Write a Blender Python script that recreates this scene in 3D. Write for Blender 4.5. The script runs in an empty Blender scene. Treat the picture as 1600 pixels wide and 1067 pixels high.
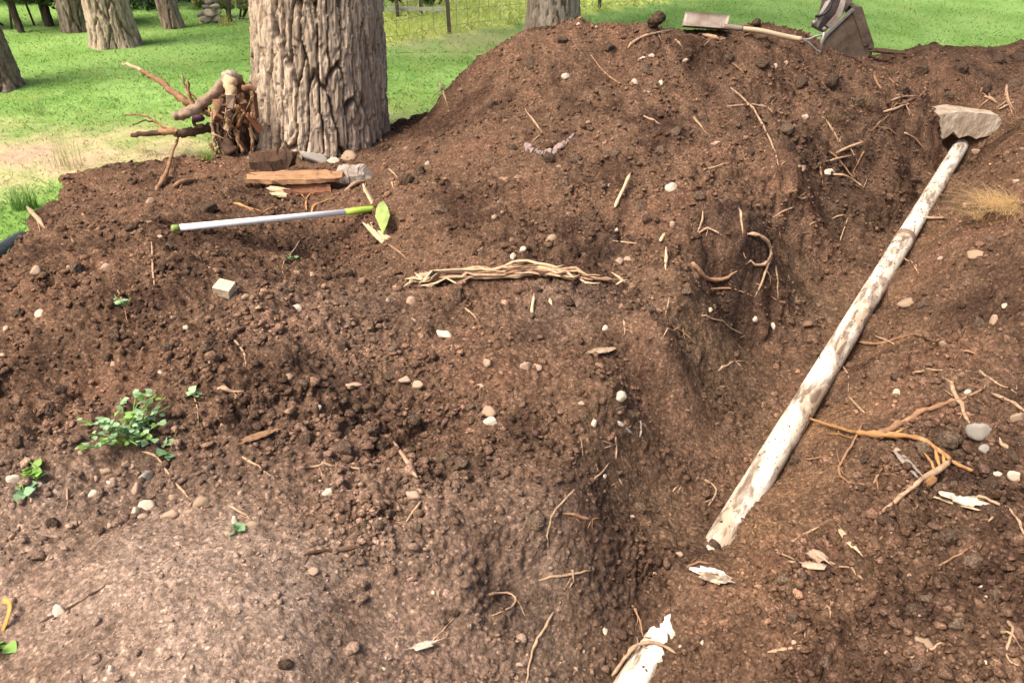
import bpy, bmesh, math, random
import numpy as np
from mathutils import Vector, Matrix, Euler
from mathutils.bvhtree import BVHTree

# ------------------------------------------------------------------ camera, sky, sun, exposure
scene = bpy.context.scene
COL = scene.collection
CAM_Z = 1.6
PITCH = math.radians(30.0)
FPX = 1250.0            # focal length in pixels of a 1600 px wide picture
cam_data = bpy.data.cameras.new('camera')
cam = bpy.data.objects.new('camera', cam_data)
COL.objects.link(cam)
cam.location = (0, 0, CAM_Z)
cam.rotation_euler = (math.pi / 2 - PITCH, 0, 0)
cam_data.sensor_width = 36.0
cam_data.lens = FPX / 1600 * 36.0
cam_data.clip_start = 0.05
cam_data.clip_end = 2000
scene.camera = cam

SUN_VEC = Vector((-0.64, -0.40, 1.22)).normalized()
world = bpy.data.worlds.new('World')
scene.world = world
world.use_nodes = True
wn = world.node_tree
sky = wn.nodes.new('ShaderNodeTexSky')
sky.sky_type = 'NISHITA'
sky.sun_disc = False
sky.sun_elevation = math.asin(SUN_VEC.z)
sky.sun_rotation = math.atan2(SUN_VEC.x, SUN_VEC.y)
sky.dust_density = 6.0
sky.air_density = 0.7
sky.ozone_density = 0.4
bg = wn.nodes['Background']
bg.inputs['Strength'].default_value = 0.15
wn.links.new(sky.outputs[0], bg.inputs['Color'])

sun_data = bpy.data.lights.new('sun', 'SUN')
sun = bpy.data.objects.new('sun', sun_data)
COL.objects.link(sun)
sun.rotation_euler = SUN_VEC.to_track_quat('Z', 'Y').to_euler()
sun_data.energy = 2.1
sun_data.angle = math.radians(28)
sun_data.color = (1.0, 0.94, 0.85)

scene.view_settings.view_transform = 'Standard'
scene.view_settings.look = 'None'
scene.view_settings.gamma = 1.0
scene.view_settings.use_curve_mapping = False
scene.view_settings.exposure = 1.12

rng = np.random.default_rng(7)
random.seed(11)

# ------------------------------------------------------------------ numpy noise
def hsh(ix, iy, s):
    ix = ix.astype(np.int64) & 0xFFFFFF
    iy = iy.astype(np.int64) & 0xFFFFFF
    h = (ix * 374761393 + iy * 668265263 + s * 974634777) & 0xFFFFFFFF
    h = ((h ^ (h >> 13)) * 1274126177) & 0xFFFFFFFF
    h = ((h ^ (h >> 16)) * 2246822519) & 0xFFFFFFFF
    return ((h ^ (h >> 15)) & 0xFFFFFF) / float(0x1000000)

def gnoise(x, y, s=0):
    x0 = np.floor(x); y0 = np.floor(y)
    fx = x - x0; fy = y - y0
    ux = fx * fx * fx * (fx * (fx * 6 - 15) + 10)
    uy = fy * fy * fy * (fy * (fy * 6 - 15) + 10)
    out = 0
    for dx in (0, 1):
        for dy in (0, 1):
            a = hsh(x0 + dx, y0 + dy, s) * (2 * np.pi)
            g = np.cos(a) * (fx - dx) + np.sin(a) * (fy - dy)
            out = out + g * (ux if dx else 1 - ux) * (uy if dy else 1 - uy)
    return out * 1.5

def fbm(x, y, s=0, o=3):
    a = 1.0; t = 0.0; f = 1.0; n = 0.0
    for i in range(o):
        t = t + a * gnoise(x * f + 17.3 * i, y * f - 9.1 * i, s + i)
        n += a; a *= 0.5; f *= 2.03
    return t / n

def worley(x, y, s=0, jit=0.9):
    x0 = np.floor(x); y0 = np.floor(y)
    f1 = np.full(x.shape, 9.0); f2 = np.full(x.shape, 9.0); cid = np.zeros(x.shape)
    for dx in (-1, 0, 1):
        for dy in (-1, 0, 1):
            cx = x0 + dx; cy = y0 + dy
            h1 = hsh(cx, cy, s); h2 = hsh(cx, cy, s + 77)
            d = np.hypot(cx + 0.5 + (h1 - 0.5) * jit - x, cy + 0.5 + (h2 - 0.5) * jit - y)
            closer = d < f1
            f2 = np.where(closer, f1, np.minimum(f2, d))
            cid = np.where(closer, hsh(cx, cy, s + 5), cid)
            f1 = np.where(closer, d, f1)
    return f1, f2, cid

def lumps(x, y, size, s):
    f1, f2, cid = worley(x / size, y / size, s)
    R = 0.30 + 0.45 * cid
    return np.sqrt(np.maximum(0, 1 - (f1 / R) ** 2)) * R

def sstep(a, b, x):
    t = np.clip((x - a) / (b - a), 0, 1)
    return t * t * (3 - 2 * t)

# ------------------------------------------------------------------ pixel <-> place
CP, SP = math.cos(PITCH), math.sin(PITCH)
def ray(u, v):
    a = (u - 800) / FPX; b = (533.5 - v) / FPX
    return Vector((a, CP + b * SP, -SP + b * CP))
def PZ(u, v, z):                       # the point seen at (u, v) that stands at height z
    d = ray(u, v); t = (z - CAM_Z) / d.z
    return Vector((0, 0, CAM_Z)) + d * t
def PY(u, v, y):                       # the point seen at (u, v) at distance y in front
    d = ray(u, v); t = y / d.y
    return Vector((0, 0, CAM_Z)) + d * t
def depth(p):
    return p[1] * CP + (CAM_Z - p[2]) * SP

# ------------------------------------------------------------------ generic builders
def tagged(o, label=None, cat=None, group=None, kind=None):
    if label: o['label'] = label
    if cat: o['category'] = cat
    if group: o['group'] = group
    if kind: o['kind'] = kind
    return o

def link(name, me, mat=None, parent=None):
    if mat is not None and not me.materials:
        me.materials.append(mat)
    o = bpy.data.objects.new(name, me)
    COL.objects.link(o)
    if parent is not None:
        o.parent = parent
    return o

def empty(name, loc=(0, 0, 0), label=None, cat=None, group=None):
    o = bpy.data.objects.new(name, None)
    o.empty_display_size = 0.1
    COL.objects.link(o)
    o.location = loc
    return tagged(o, label, cat, group)

def np_mesh(name, V, F, col=None, smooth=True):
    """V (n,3), F (m,k) index array with k = 3 or 4; col (n,3) vertex colours."""
    V = np.asarray(V, dtype=np.float32); F = np.asarray(F, dtype=np.int32)
    k = F.shape[1]
    me = bpy.data.meshes.new(name)
    me.vertices.add(len(V)); me.vertices.foreach_set('co', V.ravel())
    me.loops.add(F.size); me.loops.foreach_set('vertex_index', F.ravel())
    me.polygons.add(len(F))
    me.polygons.foreach_set('loop_start', np.arange(0, F.size, k, dtype=np.int32))
    me.polygons.foreach_set('loop_total', np.full(len(F), k, dtype=np.int32))
    if smooth:
        me.polygons.foreach_set('use_smooth', np.ones(len(F), dtype=bool))
    me.update(calc_edges=True)
    if col is not None:
        at = me.color_attributes.new('Col', 'FLOAT_COLOR', 'POINT')
        c = np.ones((len(V), 4), dtype=np.float32); c[:, :3] = col
        at.data.foreach_set('color', c.ravel())
    return me

class MB:
    """collects pieces of one mesh"""
    def __init__(self): self.v = []; self.f = []; self.sm = []
    def add(self, vs, fs, smooth=True):
        n = len(self.v); self.v += [tuple(p) for p in vs]
        self.f += [tuple(i + n for i in f) for f in fs]; self.sm += [smooth] * len(fs)
        return self
    def tube(self, pts, rad, n=7, caps=True, wob=0.0, seed=0, flat=1.0):
        rnd = random.Random(seed)
        pts = [Vector(p) for p in pts]
        up = Vector((0.13, 0.21, 0.97)); vs = []; fs = []
        prev = None
        for i, p in enumerate(pts):
            t = (pts[min(i + 1, len(pts) - 1)] - pts[max(i - 1, 0)])
            t = t.normalized() if t.length > 1e-9 else Vector((0, 1, 0))
            a = prev if prev is not None else (up.cross(t) if abs(up.dot(t)) < .95 else Vector((1, 0, 0)).cross(t))
            a = (a - t * a.dot(t)).normalized(); prev = a
            b = t.cross(a)
            r = rad[i] if hasattr(rad, '__len__') else rad
            for k in range(n):
                an = 2 * math.pi * k / n
                rr = r * (1 + wob * (rnd.random() - .5) * 2)
                vs.append(p + a * math.cos(an) * rr + b * math.sin(an) * rr * flat)
        m = len(pts)
        for i in range(m - 1):
            for k in range(n):
                fs.append((i * n + k, i * n + (k + 1) % n, (i + 1) * n + (k + 1) % n, (i + 1) * n + k))
        if caps:
            fs.append(tuple(range(n - 1, -1, -1))); fs.append(tuple((m - 1) * n + k for k in range(n)))
        return self.add(vs, fs)
    def box(self, c, s, rot=None, jit=0, seed=0):
        rnd = random.Random(seed); c = Vector(c); vs = []
        for x in (-1, 1):
            for y in (-1, 1):
                for z in (-1, 1):
                    p = Vector((x * s[0] / 2, y * s[1] / 2, z * s[2] / 2))
                    p += Vector((rnd.uniform(-jit, jit), rnd.uniform(-jit, jit), rnd.uniform(-jit, jit)))
                    if rot is not None: p = rot @ p
                    vs.append(c + p)
        return self.add(vs, [(0, 1, 3, 2), (4, 6, 7, 5), (0, 4, 5, 1), (2, 3, 7, 6), (0, 2, 6, 4), (1, 5, 7, 3)], False)
    def mesh(self, name):
        me = bpy.data.meshes.new(name)
        me.from_pydata(self.v, [], self.f)
        for p, s in zip(me.polygons, self.sm): p.use_smooth = s
        me.update()
        return me
    def build(self, name, mat, parent=None, bevel=0):
        me = self.mesh(name)
        o = link(name, me, mat, parent)
        if bevel:
            md = o.modifiers.new('bevel', 'BEVEL'); md.width = bevel; md.segments = 2; md.limit_method = 'ANGLE'
        return o

def spline(pts, step):
    """Catmull-Rom through pts, resampled about every `step`"""
    P = [Vector(p) for p in pts]
    if len(P) == 2:
        n = max(2, int((P[1] - P[0]).length / step))
        return [P[0].lerp(P[1], i / n) for i in range(n + 1)]
    out = []
    for i in range(len(P) - 1):
        p0 = P[max(i - 1, 0)]; p1 = P[i]; p2 = P[i + 1]; p3 = P[min(i + 2, len(P) - 1)]
        n = max(1, int(round((p2 - p1).length / step)))
        for k in range(n):
            t = k / n
            out.append(.5 * ((2 * p1) + (p2 - p0) * t + (2 * p0 - 5 * p1 + 4 * p2 - p3) * t * t + (3 * p1 - p0 - 3 * p2 + p3) * t ** 3))
    out.append(P[-1])
    return out

# ------------------------------------------------------------------ materials
def new_mat(name, rough=0.9, spec=0.2):
    m = bpy.data.materials.new(name); m.use_nodes = True
    nt = m.node_tree; b = nt.nodes['Principled BSDF']
    b.inputs['Roughness'].default_value = rough
    b.inputs['Specular IOR Level'].default_value = spec
    return m, nt, b
def nd(nt, t, **kw):
    n = nt.nodes.new(t)
    for k, v in kw.items(): setattr(n, k, v)
    return n
def noise(nt, scale, detail=5, rough=.6, vec=None, dist=0):
    n = nd(nt, 'ShaderNodeTexNoise')
    n.inputs['Scale'].default_value = scale; n.inputs['Detail'].default_value = detail
    n.inputs['Roughness'].default_value = rough; n.inputs['Distortion'].default_value = dist
    if vec is not None: nt.links.new(vec, n.inputs['Vector'])
    return n
def ramp(nt, fac, stops, interp='LINEAR'):
    r = nd(nt, 'ShaderNodeValToRGB'); cr = r.color_ramp; cr.interpolation = interp
    while len(cr.elements) < len(stops): cr.elements.new(0.5)
    for e, (p, c) in zip(cr.elements, stops):
        e.position = p; e.color = (c[0], c[1], c[2], 1) if hasattr(c, '__len__') else (c, c, c, 1)
    nt.links.new(fac, r.inputs['Fac'])
    return r
def mixc(nt, mode, fac, a, b):
    m = nd(nt, 'ShaderNodeMix', data_type='RGBA', blend_type=mode)
    for sock, val in ((m.inputs[0], fac), (m.inputs[6], a), (m.inputs[7], b)):
        if hasattr(val, 'links') or hasattr(val, 'is_output'): nt.links.new(val, sock)
        elif hasattr(val, '__len__'): sock.default_value = (*val[:3], 1)
        else: sock.default_value = val
    return m.outputs[2]
def bump(nt, b, height, strength=.5, dist=.01):
    n = nd(nt, 'ShaderNodeBump'); n.inputs['Strength'].default_value = strength; n.inputs['Distance'].default_value = dist
    nt.links.new(height, n.inputs['Height']); nt.links.new(n.outputs[0], b.inputs['Normal'])
def stretch(nt, sx, sy, sz, kind='Object'):
    tc = nd(nt, 'ShaderNodeTexCoord'); mp = nd(nt, 'ShaderNodeMapping')
    mp.inputs['Scale'].default_value = (sx, sy, sz)
    nt.links.new(tc.outputs[kind], mp.inputs['Vector'])
    return mp.outputs[0]

def mat_attr(name, rough=.95, spec=.12, nscale=60, var=(.72, 1.25), bscale=140, bstr=.6, bdist=.006, trans=0, grain=0, sc=None):
    """colour from the vertex attribute with fine grain on top"""
    m, nt, b = new_mat(name, rough, spec)
    at = nd(nt, 'ShaderNodeVertexColor', layer_name='Col')
    geo = nd(nt, 'ShaderNodeNewGeometry')
    pos_ = geo.outputs['Position']
    if sc:
        mp = nd(nt, 'ShaderNodeMapping'); mp.inputs['Scale'].default_value = sc; nt.links.new(pos_, mp.inputs['Vector']); pos_ = mp.outputs[0]
    n1 = noise(nt, nscale, 6, .7, pos_)
    r1 = ramp(nt, n1.outputs['Fac'], [(.3, var[0]), (.7, var[1])])
    c = mixc(nt, 'MULTIPLY', 1.0, at.outputs[0], r1.outputs[0])
    if grain:
        vo = nd(nt, 'ShaderNodeTexVoronoi'); vo.inputs['Scale'].default_value = grain; nt.links.new(geo.outputs['Position'], vo.inputs['Vector'])
        sx = nd(nt, 'ShaderNodeSeparateColor'); nt.links.new(vo.outputs['Color'], sx.inputs[0])
        rg_ = ramp(nt, sx.outputs[0], [(0, .66), (.5, .95), (.85, 1.18), (.96, 1.5), (1, 1.9)])
        c = mixc(nt, 'MULTIPLY', 1.0, c, rg_.outputs[0])
    nt.links.new(c, b.inputs['Base Color'])
    if bstr:
        n2 = noise(nt, bscale, 6, .65, pos_)
        bump(nt, b, n2.outputs['Fac'], bstr, bdist)
    if trans:
        tr = nd(nt, 'ShaderNodeBsdfTranslucent'); nt.links.new(c, tr.inputs['Color'])
        mx = nd(nt, 'ShaderNodeMixShader'); mx.inputs[0].default_value = trans
        out = nt.nodes['Material Output']
        nt.links.new(b.outputs[0], mx.inputs[1]); nt.links.new(tr.outputs[0], mx.inputs[2]); nt.links.new(mx.outputs[0], out.inputs[0])
    return m

def mat_plain(name, col, col2=None, rough=.8, spec=.25, nscale=30, bscale=0, bstr=.4, bdist=.004, vec=None, metal=0):
    m, nt, b = new_mat(name, rough, spec)
    col2 = col2 or tuple(c * .6 for c in col)
    v = stretch(nt, *vec) if vec else stretch(nt, 1, 1, 1)
    n1 = noise(nt, nscale, 6, .65, v)
    r1 = ramp(nt, n1.outputs['Fac'], [(.32, col2), (.68, col)])
    nt.links.new(r1.outputs[0], b.inputs['Base Color'])
    b.inputs['Metallic'].default_value = metal
    if bscale:
        n2 = noise(nt, bscale, 5, .6, v); bump(nt, b, n2.outputs['Fac'], bstr, bdist)
    return m

M = {}
M['soil'] = mat_attr('soil', 1.0, .0, 62, (.52, 1.46), 75, 1.0, .012, 0, 130)
M['clod'] = mat_attr('soil_crumb', 1.0, .0, 120, (.6, 1.4), 150, 1.0, .012, 0, 260)
M['lawn'] = mat_attr('lawn_ground', .95, .05, 25, (.75, 1.2), 60, .5, .015)
M['grass'] = mat_attr('grass_blade', .7, .2, 3, (.8, 1.2), 10, 0, 0, .6)
M['leafc'] = mat_attr('foliage', .6, .3, 8, (.8, 1.2), 10, 0, 0, .3)
M['bark'] = mat_attr('bark', .95, .08, 60, (.6, 1.35), 90, 1.0, .014, 0, 0, (1, 1, .16))
M['root_pale'] = mat_plain('root_pale', (.46, .31, .19), (.22, .13, .075), .9, .15, 60, 160, .5, .002)
M['root_tan'] = mat_plain('root_tan', (.34, .19, .10), (.15, .08, .045), .9, .15, 50, 150, .5, .002)
M['root_orange'] = mat_plain('root_orange', (.46, .235, .085), (.22, .11, .05), .85, .2, 30, 120, .5, .003)
M['root_dark'] = mat_plain('root_dark', (.11, .062, .038), (.05, .03, .02), .92, .12, 50, 120, .5, .003)
M['wood_pale'] = mat_plain('wood_pale', (.62, .47, .29), (.36, .23, .12), .85, .2, 14, 60, .6, .003, (8, 8, 1))
M['wood_split'] = mat_plain('wood_split', (.40, .23, .115), (.20, .10, .05), .85, .2, 12, 60, .6, .004, (1, 9, 9))
M['wood_red'] = mat_plain('wood_red', (.30, .13, .065), (.15, .07, .04), .9, .15, 16, 70, .7, .005, (1, 6, 6))
M['wood_grey'] = mat_plain('wood_grey', (.40, .34, .28), (.20, .15, .11), .92, .12, 20, 80, .6, .003, (1, 8, 8))
M['stone_white'] = mat_plain('stone_white', (.66, .56, .43), (.30, .21, .14), .9, .2, 70, 90, .3, .002)
M['stone_tan'] = mat_plain('stone_tan', (.36, .26, .17), (.18, .115, .07), .9, .2, 50, 90, .4, .002)
M['stone_pink'] = mat_plain('stone_pink', (.46, .32, .22), (.22, .14, .09), .88, .2, 40, 90, .4, .002)
M['stone_grey'] = mat_plain('stone_grey', (.36, .325, .28), (.15, .12, .09), .9, .2, 30, 90, .5, .003)
M['rock_dark'] = mat_plain('rock_dark', (.17, .115, .08), (.08, .05, .035), .93, .12, 40, 110, .6, .004)
# ------------------------------------------------------------------ the lie of the land
PIPE_A = PZ(1499, 232, -0.10)        # far end of the drain pipe (its axis)
PIPE_B = PZ(1012, 1036, -0.34)       # near the camera
PIPE_DIR = (PIPE_B - PIPE_A).normalized()
PIPE_R = 0.052
PIPE_LEN = (PIPE_B - PIPE_A).length
def pipe_pt(v):                       # point of the pipe's axis seen at picture row v
    lo, hi = -0.2, 1.3
    for _ in range(40):
        mid = (lo + hi) / 2
        p = PIPE_A.lerp(PIPE_B, mid)
        cy = p.y * CP + (CAM_Z - p.z) * SP
        vy = 533.5 - FPX * ((p.y * SP - (CAM_Z - p.z) * CP) / cy)
        if vy < v: lo = mid
        else: hi = mid
    return PIPE_A.lerp(PIPE_B, (lo + hi) / 2)

ctrl = []
def cz(*rows):
    for u, v, z in rows: ctrl.append(tuple(PZ(u, v, z)))
def cy(*rows):
    for u, v, y in rows: ctrl.append(tuple(PY(u, v, y)))
def cw(*rows): ctrl.extend(rows)
# crest of the main heap and its flanks
cy((640, 195, 5.75), (700, 140, 5.6), (750, 92, 5.5), (820, 52, 5.35), (900, 44, 5.3), (1000, 44, 5.3), (1060, 54, 5.4),
   (1110, 54, 5.5), (1135, 52, 5.65), (1152, 44, 5.8), (1180, 38, 5.9), (1215, 43, 6.0), (1248, 54, 6.1), (1170, 66, 5.45), (1230, 74, 5.6), (1340, 108, 6.1), (1385, 105, 6.5), (1450, 72, 6.8), (1530, 78, 6.8), (1600, 66, 6.6), (1700, 60, 6.4))
cy((690, 190, 5.25), (760, 150, 5.0), (740, 250, 4.35), (720, 330, 3.75), (850, 120, 4.95), (850, 220, 4.35), (860, 320, 3.75),
   (950, 120, 4.95), (1000, 180, 4.6), (1100, 150, 4.95), (1200, 160, 5.05), (1290, 165, 5.3), (1000, 260, 4.1), (1100, 260, 4.1), (1200, 240, 4.45),
   (1262, 262, 4.25), (1330, 190, 5.15), (1000, 350, 3.58), (1100, 350, 3.55), (1185, 362, 3.44), (900, 430, 3.2), (1000, 450, 3.08), (1075, 432, 3.06))
cy((1290, 84, 6.3), (1330, 92, 6.5), (1362, 92, 6.6), (1400, 80, 6.8), (1270, 80, 6.25))
cw((-.95, 5.95, 0), (-.75, 6.15, 0), (-.45, 6.25, 0), (-.1, 6.3, 0), (.5, 6.4, 0), (1.2, 6.55, .02), (1.9, 7.0, .03), (2.5, 7.45, .03),
   (3.3, 7.8, .0), (4.5, 7.9, .0), (6, 7.3, 0), (-.62, 5.62, .12), (-.3, 5.75, .3), (.1, 5.8, .45))
# trench: left wall foot, floor along the pipe, right bank
cz((1392, 235, .16), (1360, 300, -.02), (1118, 470, -.06), (1150, 480, -.10), (1230, 420, -.14), (1200, 500, -.22), (1255, 455, -.24), (1290, 380, -.20), (1340, 310, -.1), (1040, 520, .10), (1078, 545, -.08), (1078, 592, -.17),
   (960, 600, .075), (1012, 625, -.15), (932, 700, -.01), (990, 728, -.16), (925, 800, -.06), (985, 825, -.22), (905, 900, -.15), (960, 900, -.24), (925, 980, -.24), (960, 1060, -.36))
perp = Vector((PIPE_DIR.y, -PIPE_DIR.x, 0)).normalized()
if perp.x > 0: perp = -perp            # points to the left bank
for v in (232, 260, 300, 350, 400, 460, 530, 620, 720, 820):
    p = pipe_pt(v)
    dz = -0.045 if v < 700 else (-.03 if v < 800 else 0.012)
    rb_ = {620: .02, 720: .035, 820: .065}.get(v, .01); mb_ = .005 if v == 820 else -.03
    for off, ex in ((0.13, 0), (-0.11, rb_), (0, mb_)):
        q = p + perp * off
        cw((q.x, q.y, p.z + dz + ex))
for v, dz in ((872, .045), (905, .085), (940, .088), (968, .07), (985, .045), (1040, .04), (1100, .035)):
    p = pipe_pt(v)
    for off in (.1, 0, -.1):
        q = p + perp * off; cw((q.x, q.y, p.z + dz + (0.012 if off < 0 else 0)))
cz((1575, 200, .2), (1562, 225, .13), (1455, 200, .12), (1560, 250, .13), (1600, 190, .30), (1590, 120, .33), (1500, 140, .28), (1455, 165, .22), (1600, 260, .27), (1530, 330, .10), (1600, 350, .22), (1700, 300, .38), (1470, 380, .02), (1450, 450, -.03), (1550, 500, .08),
   (1640, 480, .18), (1400, 560, -.06), (1480, 620, .06), (1600, 600, .13), (1345, 660, -.10), (1420, 700, .03), (1500, 740, .05), (1600, 740, .11), (1290, 760, -.13), (1380, 830, .0), (1500, 880, .04), (1620, 900, .1),
   (1220, 850, -.2), (1260, 940, -.13), (1160, 960, -.21), (1400, 980, -.02), (1250, 1060, -.14), (1400, 1070, -.03), (1550, 1040, .05), (1120, 1070, -.27), (1800, 700, .2), (1800, 400, .35), (1800, 1000, .15))
# left heap, hollow under the hoe, lower ground in front
cz((100, 290, .02), (60, 350, .02), (200, 315, .10), (300, 290, .10), (150, 390, .17), (250, 400, .20), (330, 450, .20), (100, 500, .15), (0, 500, .11), (-150, 560, .1), (0, 620, .07),
   (200, 560, .16), (400, 590, .13), (420, 500, .14), (340, 350, .13), (405, 330, .08), (450, 400, .0), (510, 395, -.06), (550, 385, -.05), (560, 340, .06), (610, 300, .11), (655, 290, .2), (618, 235, .08), (480, 300, .04), (400, 275, .04),
   (600, 440, .05), (600, 520, .08), (700, 490, .08), (800, 520, .07), (500, 620, .07), (620, 660, .0), (690, 690, -.02), (590, 700, .0), (800, 650, .03), (880, 620, .04), (720, 610, .06), (330, 680, .09), (130, 680, .09),
   (250, 770, .02), (100, 800, .02), (300, 840, .065), (180, 880, .06), (60, 900, .02), (0, 1000, -.02), (300, 1000, .07), (420, 880, .07), (450, 960, .06), (500, 1040, .0), (570, 960, -.04), (700, 900, -.045), (690, 780, .035), (560, 800, .05),
   (820, 780, .0), (850, 880, -.11), (660, 1060, -.1), (800, 1040, -.19), (870, 1000, -.22), (-200, 900, 0), (-200, 700, .05))
# level ground all round
cw((-4, 4.4, 0), (-3, 4.8, 0), (-2.2, 5.2, 0), (-1.6, 5.6, 0), (-3.2, 6, 0), (-1.5, 6.8, 0), (0, 7.5, 0), (2, 8.2, 0), (4, 8.8, 0), (7, 8, 0), (7.5, 5, .05), (6.5, 3, .1), (6, 1, .1), (4, -1, .05), (2, -1, 0), (.8, .7, -.25),
   (0, 0, -.05), (0, -1.5, 0), (-2, -1, 0), (-4, 0, 0), (-4, 2, .03), (-6, 4, 0), (-6, 8, 0), (-3, 10, 0), (3, 11, 0), (8, 10, 0), (-1, .6, 0), (.2, 6.9, 0))
C = np.array(ctrl); CX = C[:, :2]
def phi(r): return np.sqrt(r * r + 0.10 ** 2)
A = phi(np.hypot(CX[:, None, 0] - CX[None, :, 0], CX[:, None, 1] - CX[None, :, 1]))
n_c = len(C)
K = np.zeros((n_c + 1, n_c + 1)); K[:n_c, :n_c] = A - np.eye(n_c) * 0.012; K[n_c, :n_c] = 1; K[:n_c, n_c] = 1
W = np.linalg.solve(K, np.r_[C[:, 2], 0])
def base_h(x, y):
    out = np.full(x.shape, W[n_c]); 
    for i in range(n_c):
        out += W[i] * phi(np.hypot(x - CX[i, 0], y - CX[i, 1]))
    return out

# outline of the dug-over soil
soil_px = [PZ(u, v, 0.01) for u, v in ((-500, 470), (-150, 440), (0, 428), (38, 385), (62, 338), (100, 286), (180, 262), (260, 250), (330, 246), (400, 238), (500, 236), (604, 206))]
soil_poly = np.array([(-6.5, -3), (-6.5, 3.2)] + [(p.x, p.y) for p in soil_px] +
                     [(-.88, 5.92), (-.7, 6.1), (-.4, 6.2), (0, 6.22), (.5, 6.3), (1.2, 6.45), (1.9, 6.75), (2.6, 7.25), (3.3, 7.7), (4.5, 7.8), (6, 7.1), (7, 5), (7, 0), (6, -3)])
def soil_sd(x, y):
    """signed distance, positive inside the soil"""
    n = len(soil_poly); d = np.full(x.shape, 1e9); inside = np.zeros(x.shape, bool)
    for i in range(n):
        ax, ay = soil_poly[i]; bx, by = soil_poly[(i + 1) % n]
        ex, ey = bx - ax, by - ay
        t = np.clip(((x - ax) * ex + (y - ay) * ey) / (ex * ex + ey * ey), 0, 1)
        d = np.minimum(d, np.hypot(x - ax - t * ex, y - ay - t * ey))
        if ay != by:
            c = ((ay > y) != (by > y)) & (x < (bx - ax) * (y - ay) / (by - ay) + ax)
            inside ^= c
    return np.where(inside, d, -d)

def blob(x, y, spots):
    out = np.zeros(x.shape)
    for (u, v, z, r, a) in spots:
        p = PZ(u, v, z)
        m = (np.abs(x - p.x) < 2.4 * r) & (np.abs(y - p.y) < 2.4 * r)
        out[m] = np.maximum(out[m], a * np.exp(-((x[m] - p.x) ** 2 + (y[m] - p.y) ** 2) / (r * r)))
    return out

# where the soil is smooth and trodden, and where it is cloddy
SMOOTH = [(250, 900, .06, .33, 1), (320, 1000, .06, .36, 1), (130, 960, .03, .3, .8), (420, 920, .06, .25, .9), (560, 960, -.03, .22, .75), (700, 950, -.05, .25, .75), (850, 930, -.1, .18, .85), (760, 860, -.03, .2, .6),
          (1060, 620, -.1, .22, .85), (1000, 760, -.18, .18, .85), (1160, 560, -.2, .2, .8), (1260, 420, -.1, .22, .7), (1310, 640, -.16, .16, .95), (1250, 760, -.2, .13, .95), (1390, 520, -.12, .14, .8), (1430, 430, -.08, .16, .7),
          (1120, 880, -.22, .12, .8), (900, 800, -.05, .15, .6), (880, 520, .06, .2, .6), (1480, 300, .0, .2, .5), (150, 850, .04, .2, .6), (780, 600, .05, .15, .4)]
ROUGH = [(150, 430, .18, .6, .9), (350, 560, .15, .5, 1), (560, 600, .08, .45, 1), (640, 700, 0, .35, 1.1), (100, 600, .1, .5, 1), (500, 400, 0, .3, 1.1), (900, 360, .2, .6, .75), (1500, 780, .05, .4, 1.1), (1400, 900, -.02, .35, 1), (1550, 950, .05, .4, 1),
         (1150, 300, .25, .45, 1.1), (1330, 220, .2, .5, 1.2), (1030, 900, -.22, .14, .9), (950, 560, .04, .2, .8), (600, 800, .03, .16, .9), (1480, 560, .03, .3, .9), (1450, 150, .3, .6, 1), (700, 800, .03, .2, .6), (760, 930, -.05, .08, .9)]
TAN = [(260, 900, .06, .36, 1), (320, 1010, .06, .38, 1), (120, 930, .03, .34, .8), (420, 900, .06, .25, .85), (30, 830, .02, .3, .5), (540, 900, .02, .2, .5), (150, 780, .02, .25, .45), (700, 850, 0, .25, .35), (520, 760, .04, .3, .3), (640, 1000, -.05, .3, .5), (620, 900, 0, .3, .45), (760, 980, -.08, .28, .42), (800, 830, 0, .25, .35), (0, 960, 0, .4, .75), (50, 820, .02, .3, .6), (870, 480, .07, .2, .25), (520, 500, .1, .35, .22)]
ORANGE = [(1310, 640, -.16, .17, 1), (1250, 760, -.2, .14, 1), (1200, 830, -.22, .12, .7), (1390, 520, -.12, .14, .6), (1480, 330, 0, .25, .5), (1560, 290, .15, .3, .5), (1450, 430, -.06, .16, .4), (1160, 900, -.2, .12, .5)]
OLIVE = [(1100, 560, -.15, .25, .9), (1000, 760, -.18, .2, .8), (860, 940, -.1, .2, .7), (1240, 440, -.15, .25, .8), (960, 640, 0, .15, .6), (1300, 330, -.1, .25, .6)]
BLACK = [(500, 405, -.05, .22, 1), (1340, 260, .1, .35, .55), (1150, 410, .05, .22, 1.1), (940, 370, .17, .14, 1), (70, 570, .12, .14, .7), (640, 200, .05, .2, 1.2), (685, 160, .25, .2, 1.2), (730, 115, .45, .2, 1.1), (780, 75, .6, .15, .7), (1250, 260, .2, .25, .5), (1500, 100, .3, .6, .55), (640, 690, -.01, .2, .5), (980, 570, .03, .12, .6),  # near-black patches; over the hollows they paint shade into the colour
         (790, 895, -.06, .09, .8), (1550, 720, .08, .25, .5), (430, 700, .05, .15, .3), (1450, 760, .02, .2, .4)]
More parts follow.
